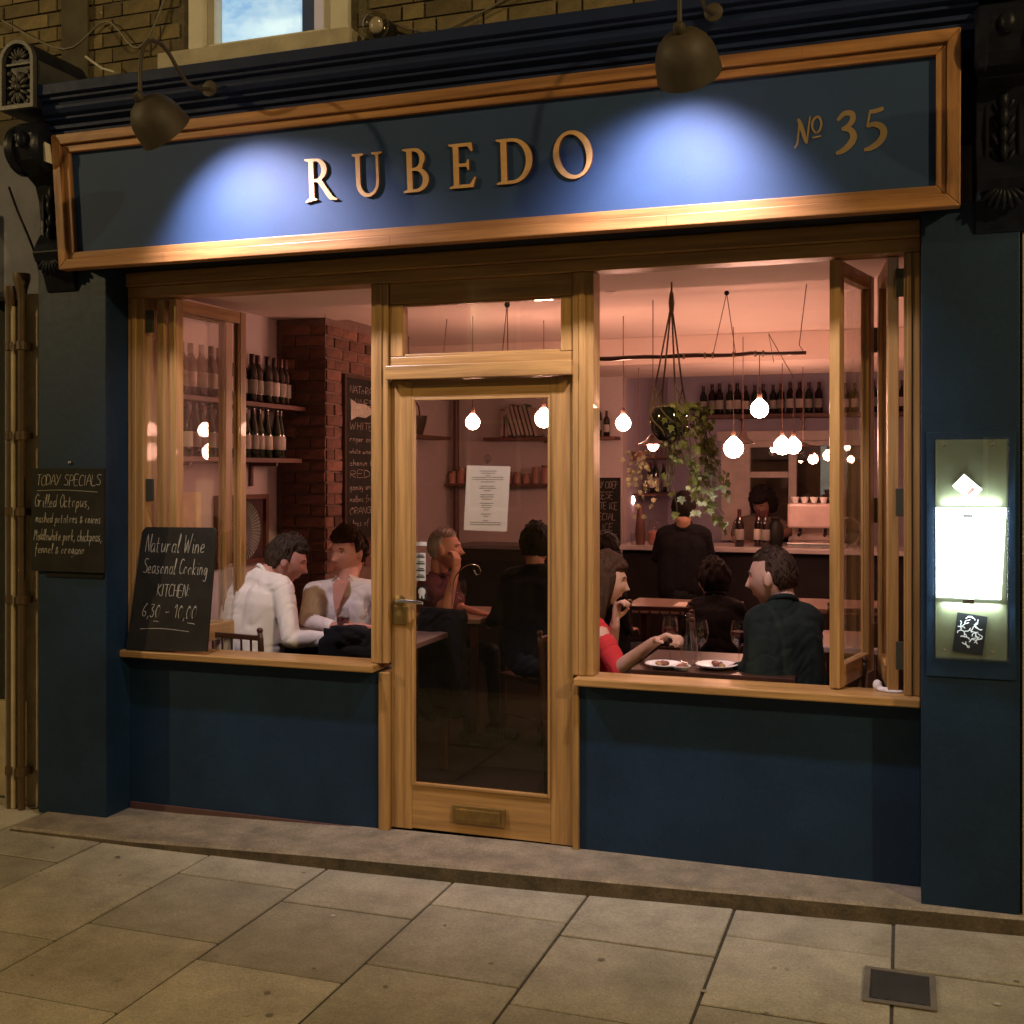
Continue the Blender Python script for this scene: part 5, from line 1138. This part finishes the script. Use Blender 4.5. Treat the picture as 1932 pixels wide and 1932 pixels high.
def grid_sphere(fn, nu=64, nv=48):
    vs = [fn(Vector((0,0,-1)))]; fs = []
    for i in range(1, nv):
        a = -math.pi/2+math.pi*i/nv
        for k in range(nu):
            t = 2*math.pi*k/nu; vs.append(fn(Vector((math.cos(a)*math.cos(t), math.cos(a)*math.sin(t), math.sin(a)))))
    vs.append(fn(Vector((0,0,1))))
    for k in range(nu): fs.append((0, 1+(k+1)%nu, 1+k))
    for i in range(nv-2):
        for k in range(nu):
            j = (k+1)%nu; fs.append((1+i*nu+k, 1+i*nu+j, 1+(i+1)*nu+j, 1+(i+1)*nu+k))
    L = len(vs)-1
    for k in range(nu): fs.append((L, 1+(nv-2)*nu+k, 1+(nv-2)*nu+(k+1)%nu))
    return vs, fs
def capsule(mb, a, b, ra, rb=None, n=14):
    a, b = Vector(a), Vector(b); rb = rb or ra; d = b-a; L = max(d.length, 1e-4)
    prof = [(0,-ra)]+[(ra*math.cos(R(t)), ra*math.sin(R(t))) for t in (-60,-30,0)]+[(rb*math.cos(R(t)), L+rb*math.sin(R(t))) for t in (0,30,60)]+[(0,L+rb)]
    mb.lathe(prof, a, n, d)
def hand(mb, w_, d, nrm, curl=.5, side=1, spread=.12, k_=1.0):
    """palm, four unequal jointed fingers and a thumb; d: pointing direction, nrm: palm side"""
    d = Vector(d).normalized(); nrm = Vector(nrm); nrm = (nrm-d*nrm.dot(d)).normalized(); s_ = d.cross(nrm)*side
    for i, o in enumerate((-.027,-.009,.009,.027)):
        capsule(mb, w_+s_*o*.6+d*.008, w_+s_*o+d*.082*k_, .0135, .0120, 10)
    L = (.036,.044,.047,.042); 
    for i, o in enumerate((-.029,-.010,.010,.029)):
        dd = (d+s_*(o*spread*14)).normalized(); p_ = w_+s_*o+d*.084*k_; l_ = L[i]*k_
        c_ = curl*(1+.12*(i-1.5))
        for j, (f_, r_) in enumerate(((1,.0092),(.68,.0084),(.52,.0076))):
            a_ = c_*(.7+.45*j); dn = (dd*math.cos(a_)+nrm*math.sin(a_)).normalized(); nn = (nrm*math.cos(a_)-dd*math.sin(a_)).normalized()
            q_ = p_+dn*l_*f_; capsule(mb, p_, q_, r_, r_*.93, 8); p_ = q_; dd = dn; nrm_ = nn
            # keep bending in the same plane
            nrm2 = nn; 
            nrm_keep = nrm2
            nrm = nrm if j == 2 else nrm
            if j < 2: dd_prev = dd; 
            nrm_local = nrm2; nrm = nrm_local if j < 2 else nrm
        nrm = Vector(nrm0) if False else (d.cross(s_*side)*-1 if False else nrm)
        nrm = (s_*side).cross(d); 
    tb = w_+s_*.026+d*.022; t1 = tb+(d*.55+s_*.65+nrm*.45).normalized()*.044; t2 = t1+(d*.85+s_*.15+nrm*.5).normalized()*.030
    capsule(mb, tb, t1, .0135, .0105, 8); capsule(mb, t1, t2, .0100, .0088, 8)
SKIN = {}
def skin(name, c): return mat('skin_'+name, c, rough=.5, var=.10, scale=30, bump=.1, bscale=80, spec=.4)
def person(label, head, yaw, pitch, shL, shR, hip, arms, skin_m, top_m, hair_m, hair='short', roll=0, vox=.0062, seated=True, sleeves='long', trouser=None, extra=None, hvol=1.0, facing=None, low=False, necklow=0, collar=None, build_=1.0, hsc=1.08):
    head, shL, shR, hip = Vector(head), Vector(shL), Vector(shR), Vector(hip)
    t = thing('person', label, 'person', (hip.x, hip.y, FZ))
    Rm = Matrix.Rotation(R(yaw),3,'Z') @ Matrix.Rotation(R(pitch),3,'X') @ Matrix.Rotation(R(roll),3,'Y')     # yaw 0 faces +y; positive turns left (ccw)
    L2W = lambda v_: head+Rm@(Vector(v_)*hsc)
    sk = MB(); vs, fs = grid_sphere(head_surface); sk.add([L2W(v_) for v_ in vs], fs)
    for s_ in (-1,1):
        sk.ball(L2W((s_*.078,-.008,-.002)), (.010*hsc,.020*hsc,.032*hsc), 10, 8, Rm@Matrix.Rotation(s_*-.25,3,'Z')@Matrix.Rotation(.15,3,'X'))
    mid = (shL+shR)/2; ax = (shR-shL).normalized(); up = (mid-hip).normalized(); front = (up.cross(ax)).normalized()
    nb = mid+up*.035; nt_ = L2W((0,-.034,-.070)); nd = (nt_-nb).normalized(); nr = ax-nd*ax.dot(nd); nr.normalize(); nf = nd.cross(nr)
    capsule(sk, nb+nd*.02, nt_, .056, .054)
    tc = MB()
    g_ = .012 if top_m else 0
    def torso(mb, e):
        w_ = (shR-shL).length; b_ = build_
        for s_ in (-1,1):
            capsule(mb, mid+ax*s_*w_*.23-up*.10, hip+ax*s_*.075+up*.02, (.105+e)*b_, (.118+e)*b_)
            capsule(mb, mid+ax*s_*w_*.27-up*.035, mid+ax*s_*w_*.10-up*.16, .075+e, .095+e)
            capsule(mb, nb-up*.015, mid+ax*s_*w_*.44-up*.012, .048+e, .050+e)
            capsule(mb, nb+nd*.012-nf*.006, mid+ax*s_*w_*.30-up*.02, .040+e, .052+e)
        capsule(mb, mid-up*.10, hip+up*.04, .112+e, .118+e)
        capsule(mb, shL-up*.02+ax*.02, shR-up*.02-ax*.02, .056+e)
        capsule(mb, mid-up*.10+front*.03, mid-up*.2+front*.03, .10+e, .10+e)
    torso(sk, -.004)
    for ai, A in enumerate(arms):
        sh, el, wr = [Vector(p) for p in A[:3]]
        capsule(sk, sh-up*.015, el, .050, .038); capsule(sk, el, wr, .040, .026)
        d_ = Vector(A[3]); capsule(sk, wr-d_.normalized()*.01, wr+d_.normalized()*.02, .024, .024, 10)
        hand(sk, wr+d_.normalized()*.01, A[3], A[4], A[5] if len(A) > 5 else .5, A[6] if len(A) > 6 else 1)
    body = remesh(sk, 'body', skin_m, vox, 2, 0, parent=t)
    # shirt
    if top_m:
        torso(tc, g_)
        for A in arms:
            sh, el, wr = [Vector(p) for p in A[:3]]
            if sleeves == 'long': capsule(tc, sh-up*.015, el, .062, .052); capsule(tc, el, el.lerp(wr,.93), .053, .038)
            elif sleeves == 'rolled': capsule(tc, sh-up*.015, el, .062, .054); capsule(tc, el, el.lerp(wr,.25), .053, .048)
            elif sleeves == 'short': capsule(tc, sh-up*.015, sh.lerp(el,.6), .062, .060)
            elif sleeves == 'off': capsule(tc, sh.lerp(el,.35), el, .056, .050)
        sh_ = remesh(tc, 'top', top_m, .0085, 3, .0042 if not low else .004, 14, parent=t)
        if collar:
            mb = MB(); 
            for s_ in (-1,1):
                a_, b_ = nb+nd*.020+nr*s_*.058-nf*.01, nb+nd*.0+nr*s_*.040+nf*.060
                mb.hexa([a_+up*.0-front*.01, b_+ax*s_*.03-up*.035, b_+front*.008+ax*s_*.03-up*.035, a_+ax*s_*.012, a_+up*.035, b_+up*.012, b_+up*.012+front*.01, a_+up*.035+ax*s_*.012])
            mb.build('collar', collar, t, bevel=.004)
            MB().tube([nb+nd*.028+(nr*math.cos(R(q))*.062-nf*math.sin(R(q))*.064) for q in range(-10,191,20)], .014, 8).build('collar_band', collar, t, smooth='full')
            V = [mid+front*.150-up*.10, mid+front*.149-up*.05-ax*.011, mid+front*.149-up*.05+ax*.011, mid+front*.131-ax*.025, mid+front*.131+ax*.025, nb+front*.088+up*.045-ax*.044, nb+front*.088+up*.045+ax*.044]
            B_ = [v_-front*.05-up*.0 for v_ in V]
            MB().add(V+B_, [(0,2,1),(1,2,4,3),(3,4,6,5),(7,8,9),(8,10,11,9),(10,12,13,11),(0,1,8,7),(2,0,7,9),(1,3,10,8),(4,2,9,11),(3,5,12,10),(6,4,11,13),(5,6,13,12)]).build('open_neck', skin_m, t)
        elif sleeves != 'off':
            MB().tube([nb+nd*.026+(nr*math.cos(R(q))*.058-nf*math.sin(R(q))*.060) for q in range(0,361,20)], .013, 8, cap=False).build('collar_band', top_m, t, smooth='full')
    # legs
    tm = trouser or mat('dark_trousers',(.02,.02,.025),rough=.85)
    lg = MB(); f2 = Vector((front.x,front.y,0)).normalized() if Vector((front.x,front.y,0)).length > .1 else Vector((0,1,0)); hx = Vector((ax.x,ax.y,0)).normalized()
    for s_ in (-1,1):
        h0 = hip+hx*s_*.09
        if seated: kn_ = Vector((h0.x,h0.y,max(hip.z+.0,.50)))+f2*.40+hx*s_*.03; an = Vector((kn_.x,kn_.y,FZ+.09))+f2*.03
        else: kn_ = Vector((h0.x,h0.y,(hip.z+FZ)/2))+f2*.02; an = Vector((h0.x,h0.y,FZ+.09))
        capsule(lg, h0, kn_, .085, .058); capsule(lg, kn_, an, .056, .038)
        mb = MB(); capsule(mb, Vector((an.x,an.y,FZ+.04))-f2*.04, Vector((an.x,an.y,FZ+.035))+f2*.15, .040, .035); mb.build('shoe', blackm, t, smooth='full')
    capsule(lg, hip-hx*.06, hip+hx*.06, .125)
    remesh(lg, 'trousers', tm, .012, 3, .008, 8, parent=t)
    # eyes, brows, mouth
    for s_ in (-1,1):
        y_ = head_surface(Vector((.41*s_,.88,.085)).normalized()).y
        e_ = MB().ball(L2W((s_*.031,y_-.007,.010)), tuple(hsc*q for q in (.0118,.0105,.0088)), 12, 8, Rm).build('eye', mat('eye_white',(.55,.50,.46),rough=.25), t, smooth='full')
        MB().ball(L2W((s_*.031,y_+.0015,.010)), tuple(hsc*q for q in (.0052,.003,.0052)), 10, 6, Rm).build('iris', mat('dark_iris',(.02,.015,.012),rough=.15), e_, smooth='full')
        MB().tube([L2W((s_*.016,y_+.011,.027)), L2W((s_*.032,y_+.012,.031)), L2W((s_*.048,y_+.001,.027))], [.0028,.0034,.002], 6).build('eyebrow', hair_m, t)
        MB().tube([L2W((s_*.019,y_+.0035,.015)), L2W((s_*.031,y_+.006,.0185)), L2W((s_*.043,y_-.001,.015))], [.0016,.0022,.0016], 6).build('eyelid', mat('eyelid_brown',(.10,.05,.035),rough=.6), t)
    ym = head_surface(Vector((0,.86,-.5)).normalized()).y
    MB().ball(L2W((0,ym+.000,-.0600)), tuple(hsc*q for q in (.020,.006,.0055)), 14, 8, Rm).build('mouth', mat('lip_'+skin_m.name,(.30,.10,.085),rough=.45), t, smooth='full')
    # hair
    def hs(n):
        p_ = head_surface(n); nx, ny, nz = n; d_ = p_.normalized()
        fr = .010+.014*max(0,nz)
        st_ = noise.noise(Vector((nx*7,ny*7,nz*2.5)))*.010*hvol+noise.noise(Vector((nx*26,ny*26,nz*8)))*.0035
        wob = .07*noise.noise(Vector((nx*6,ny*5,nz*5)))+.05*noise.noise(Vector((nx*19,ny*17,3)))
        def sm(e, v_): return max(-1, min(1, v_/e))
        if hair == 'short':    lim = -.42+.44*max(0,min(1,(ny+.48)/.30)); c_ = max(sm(.12, .16-ny), sm(.10, nz-.52)); c_ = min(c_, sm(.10, nz-lim)); th = .011*hvol
        elif hair == 'crop':   c_ = max(sm(.14, .02-ny), sm(.10, nz-.60)); c_ = min(c_, sm(.16, nz+.34+.6*max(-.3,-ny-.6)+.30*(-.2-min(0,ny)) if ny > -.6 else nz+.42)); th = .004; st_ *= .3; fr *= .6
        elif hair == 'fringe': lim = -.42+.46*max(0,min(1,(ny+.48)/.30)); c_ = max(sm(.10, .20-ny), sm(.10, nz-.50)); c_ = min(c_, sm(.10, nz-lim)); th = .015*hvol
        elif hair == 'curly':  c_ = max(sm(.10, .32-ny), sm(.10, nz-.38)); c_ = min(c_, sm(.1, nz+.5)); th = .030; st_ = noise.noise(n*7)*.022+noise.noise(n*15)*.008
        else:                  c_ = max(sm(.10, .40-ny), sm(.10, nz-.46)); th = .014; st_ *= .7
        c_ = max(-1, min(1, c_+wob*3)); w_ = (c_+1)/2; w_ = w_*w_*(3-2*w_)
        return d_*(p_.length-.007*(1-w_)+(th+fr*.3+st_)*w_)
    vs, fs = grid_sphere(hs, 72, 54); hb = MB().add([L2W(v_) for v_ in vs], fs)
    crown = Vector((0,-.35,1)).normalized()
    for k in range(0 if low else 620):
        n0 = Vector((random.gauss(0,1),random.gauss(0,1),random.gauss(0,1)+.4)).normalized(); fl_ = (n0-crown*n0.dot(crown))
        if hair == 'fringe' and n0.y > 0 : fl_ = Vector((.5,1,-.2))
        if hair == 'long': fl_ = Vector((n0.x*.3,n0.y*.3,-1))
        fl_ = (fl_+Vector((random.uniform(-.3,.3),random.uniform(-.3,.3),random.uniform(-.3,.1)))).normalized(); pth = []; ok = True
        for j in range(4):
            h_ = hs(n0); b_ = head_surface(n0)
            if h_.length < b_.length+.003: ok = j > 1; break
            pth.append(L2W(h_+n0*(.0035-.0012*j+random.uniform(0,.0025)))); n0 = (n0+fl_*(.13 if hair != 'crop' else .06)-n0*fl_.dot(n0)*.13).normalized()
        if ok and len(pth) > 1: hb.tube(pth, [.0026,.0024,.002,.0008][:len(pth)], 3, cap=False)
    if hair == 'long':
        for k in range(26):
            a_ = R(175+190*k/25); r1 = .086; x_, y_ = r1*math.cos(a_), r1*1.05*math.sin(a_)+.0
            e_ = random.uniform(-.33,-.22)
            hb.tube([L2W((x_*.95,y_*.95,.03)), L2W((x_*1.08,y_*1.08,-.06)), L2W((x_*1.1,y_*1.1,-.14)), L2W((x_*.95,y_*1.05,e_))], [.020,.019,.017,.006], 8)
        remesh(hb, 'hair', hair_m, .0045, 1, .003, 30, parent=t)
    else:
        o = hb.build('hair', hair_m, t); o.data.shade_smooth()
    if extra: extra(t, L2W, mid, up, ax, front)
    return t
sk_pink = skin('ruddy',(.46,.22,.16)); sk_tan = skin('tan',(.42,.23,.15)); sk_fair = skin('fair',(.50,.29,.21)); sk_dark = skin('brown',(.16,.08,.055))
def shirt(n_, c_, v_=.06): return mat(n_, c_, rough=.85, var=v_, scale=12, bump=.25, bscale=180)
white_sh = shirt('white_cotton_shirt',(.62,.57,.50)); white2 = shirt('pale_linen_shirt',(.60,.54,.50)); red_t = shirt('red_jersey',(.46,.018,.022)); green_j = shirt('dark_green_wool',(.012,.018,.015),.3)
plum = shirt('plum_polo',(.085,.018,.035),.2); blk = shirt('charcoal_coat',(.008,.0075,.009),.3); brn = shirt('grey_brown_tee',(.10,.065,.05),.2); navy=shirt('black_dress',(.008,.007,.009),.3)
h_br = mat('brown_hair',(.024,.013,.008),rough=.7,spec=.25,col2=(.066,.036,.020),scale=60,stretch=(1,1,.15)); h_gb = mat('greying_brown_hair',(.022,.014,.009),rough=.75,col2=(.070,.045,.028),scale=70,spec=.2)
h_dk = mat('dark_hair',(.008,.005,.004),rough=.75,spec=.2,var=.4,scale=50); h_gr = mat('grey_hair',(.30,.26,.24),rough=.8,var=.3,scale=70); h_ch = mat('chestnut_hair',(.030,.014,.008),rough=.7,spec=.25,col2=(.065,.032,.018),scale=50,stretch=(1,1,.2))
# man with his back to the window, white shirt, turned to the right
person('man in a crumpled white shirt seen from behind, hunched over the left window table', spot(541,1057,.74), -62, -20, spot(438,1104,.68), spot(534,1100,.58), spot(466,1250,.60),
       [(spot(438,1108,.68), spot(436,1205,.78), spot(500,1215,.95), (1,.2,0), (0,0,-1), .5), (spot(534,1105,.58), spot(549,1206,.50), spot(622,1205,.62), (1,.35,.02), (0,.2,-1), .45, -1)],
       sk_pink, white_sh, h_gb, 'short', hvol=1.15, collar=None, sleeves='long', build_=1.06)
person('man in an open necked white shirt facing the street, holding a wine glass', spot(656,1042,1.20), 165, -4, spot(714,1112,1.15), spot(592,1112,1.12), spot(655,1240,1.28),
       [(spot(712,1110,1.15), spot(735,1175,1.0), spot(712,1188,.88), (-.6,-.6,.3), (0,0,-1), .5, -1), (spot(592,1112,1.12), spot(580,1172,1.0), spot(628,1182,.82), (.9,-.1,.2), (.2,0,-1), .75, 1)],
       sk_pink, white2, h_br, 'fringe', collar=white2, sleeves='long', hsc=1.14)
wine_glass(spot(647,1200,.80)-Vector((0,0,.06)), 'red wine glass held by the man in the open necked shirt', True)
person('grey haired man in a plum polo shirt behind the door, hand at his mouth', spot(839,1036,2.0), -80, 2, spot(854,1100,2.12), spot(802,1100,1.88), spot(815,1225,1.98),
       [(spot(852,1112,2.12), spot(868,1150,2.05), spot(902,1158,1.85), (1,-.3,0), (0,0,-1), .4), (spot(808,1114,1.88), spot(842,1148,1.75), spot(858,1082,1.84), (.1,.1,1), (-.8,.3,0), .9, -1)],
       sk_pink, plum, h_gr, 'crop', sleeves='short', vox=.007)
person('dark coated diner seen from behind through the right of the door glass', spot(1011,1030,1.75), 10, -4, spot(958,1086,1.72), spot(1064,1088,1.68), spot(1010,1240,1.62),
       [(spot(958,1098,1.72), spot(938,1165,1.62), spot(925,1172,1.85), (-.3,1,0), (0,0,-1), .5), (spot(1062,1100,1.68), spot(1072,1170,1.7), spot(1040,1175,1.95), (-.3,1,0), (0,0,-1), .5)],
       sk_pink, blk, h_dk, 'short', vox=.009, low=True, hvol=1.3)
def tattoo(t, L2W, mid, up, ax, front): pass
person('woman in an off shoulder red top with long brown hair reaching over the table', spot(1142,1094,.86), -72, -10, spot(1100,1183,.98), spot(1128,1184,.70), spot(1100,1290,.84),
       [(spot(1108,1186,.98), spot(1150,1232,1.0), spot(1160,1178,.90), (.15,-.1,1), (.9,-.2,.1), .95), (spot(1130,1188,.70), spot(1166,1262,.64), spot(1233,1212,.52), (.85,-.25,.42), (.2,-.3,-1), .8, -1)],
       sk_fair, red_t, h_ch, 'long', sleeves='off', extra=None)
person('woman with dark hair in black behind the woman in red', spot(1140,1050,1.75), -30, -5, spot(1092,1120,1.78), spot(1165,1122,1.70), spot(1130,1240,1.70),
       [(spot(1092,1122,1.78), spot(1090,1180,1.75), spot(1120,1190,1.98), (.3,1,0), (0,0,-1), .5), (spot(1165,1124,1.70), spot(1175,1185,1.68), spot(1185,1190,1.95), (0,1,0), (0,0,-1), .5)],
       sk_tan, navy, h_dk, 'long', vox=.009, low=True)
person('short haired man in a dark green jumper turned left at the right window', spot(1458,1090,.56), 76, -6, spot(1428,1162,.45), spot(1528,1158,.58), spot(1478,1310,.48),
       [(spot(1428,1166,.45), spot(1428,1268,.40), spot(1392,1262,.48), (-1,.1,0), (0,0,-1), .6), (spot(1528,1162,.58), spot(1530,1268,.62), spot(1480,1268,.78), (-1,.2,0), (0,0,-1), .5, -1)],
       sk_fair, green_j, h_br, 'crop', sleeves='long', hsc=1.13)
person('person in a dark coat standing at the bar behind the trailing plant', spot(1290,962,4.05), 5, -5, spot(1252,1003,4.05), spot(1328,1003,4.05), spot(1288,1115,4.05),
       [(spot(1252,1005,4.05), spot(1240,1050,4.1), spot(1262,1035,4.4), (.4,1,0), (0,0,-1), .5), (spot(1328,1005,4.05), spot(1338,1052,4.1), spot(1325,1036,4.4), (-.4,1,0), (0,0,-1), .5)],
       sk_tan, blk, h_dk, 'short', vox=.010, seated=False, low=True)
person('dark clothed diner sitting with their back to the street in mid room', spot(1347,1098,2.35), 20, -8, spot(1312,1142,2.3), spot(1388,1144,2.25), spot(1350,1240,2.2),
       [(spot(1312,1144,2.3), spot(1300,1185,2.3), spot(1318,1185,2.6), (.2,1,0), (0,0,-1), .5), (spot(1388,1146,2.25), spot(1400,1188,2.3), spot(1380,1188,2.6), (-.2,1,0), (0,0,-1), .5)],
       sk_tan, navy, h_dk, 'short', vox=.010, low=True, hvol=1.8)
person('curly haired barman in a grey brown tee bending over behind the bar', spot(1440,950,5.35), 155, -28, spot(1468,985,5.45), spot(1396,985,5.45), spot(1425,1090,5.55),
       [(spot(1468,987,5.45), spot(1490,1003,5.35), spot(1462,1018,5.2), (-.8,-.6,-.2), (0,0,-1), .6, -1), (spot(1396,987,5.45), spot(1388,1020,5.35), spot(1412,1026,5.2), (.8,-.5,0), (0,0,-1), .6)],
       sk_dark, brn, h_dk, 'curly', vox=.009, seated=False, sleeves='short', low=True)
person('person with grey green hair beyond the right pane of the kitchen hatch', spot(1521,958,7.9), 190, 0, spot(1550,1000,7.95), spot(1490,1000,7.95), spot(1520,1090,7.95),
       [(spot(1550,1002,7.95), spot(1558,1050,7.9), spot(1545,1060,7.7), (0,-1,0), (0,0,-1), .5, -1), (spot(1490,1002,7.95), spot(1482,1050,7.9), spot(1495,1060,7.7), (0,-1,0), (0,0,-1), .5)],
       sk_tan, blk, h_gr, 'short', vox=.012, seated=False, low=True)

# ------------------------------------------------------------------ street lamps across the road (outside the picture, the ones that light the front)
for i, ((x, y, z), e) in enumerate(STREET):
    t = thing('street_lamp', 'tall grey street lamp with lit sodium lantern, '+('left' if i == 0 else 'right')+' one of the two across the pavement', 'street lamp', (x,y,-.2))
    MB().tube([(x,y-.9,-.2),(x,y-.9,z-.3),(x,y-.7,z+.12),(x,y-.2,z+.16)], [.08,.055,.045,.04], 10).build('post', iron, t, smooth=True)
    MB().hexa([(x-.13,y-.28,z+.06),(x+.13,y-.28,z+.06),(x+.13,y+.28,z+.06),(x-.13,y+.28,z+.06),(x-.09,y-.2,z+.20),(x+.09,y-.2,z+.20),(x+.09,y+.2,z+.20),(x-.09,y+.2,z+.20)]).build('lantern', iron, t, bevel=.02)
    MB().ball((x,y,z+.04), (.05,.12,.03), 14, 8).build('lantern_bowl', mat('sodium_glow',STREET_COL,emit=30,var=0), t, smooth='full')
    ld = bpy.data.lights.new('street_light','POINT'); ld.energy = e; ld.color = STREET_COL; ld.shadow_soft_size = .10
    lo = bpy.data.objects.new('street_light', ld); link(lo, t); lo.location = (0,0,z-.04+.2)
# the terrace across the road, seen only as reflections in the glass
O = thing('opposite_terrace', 'dark brick terrace across the road with a few lit windows, reflected in the glass', 'building', (-2,-17,0))
MB().box(-22,18,-17.4,-17,-.3,10).build('front_wall', stock, O)
random.seed(3)
for fl in range(3):
    for k in range(13):
        x0 = -20+k*2.9; z0 = .9+fl*3.0; on = random.random() < .42
        w_ = box('window', whitep, O, x0-.08, x0+1.08, -16.999, -16.93, z0-.08, z0+1.78, bevel=0)
        box('pane', (lit('lit_window_%s' % ('warm' if k%2 else 'pale'), (.5,.33,.16) if k%2 else (.5,.45,.36), (.8,.58,.32) if k%2 else (.75,.72,.62), 2, 2.2) if on else mat('dark_window_pane',(.02,.02,.025),rough=.2)), w_, x0, x0+1, -16.929, -16.92, z0, z0+1.7, bevel=0)
print('slabs', slabs, 'bricks', nb, cnt, 'leaves', nl, 'objects', len(C.objects))

bpy.data.scenes.remove(workshop)
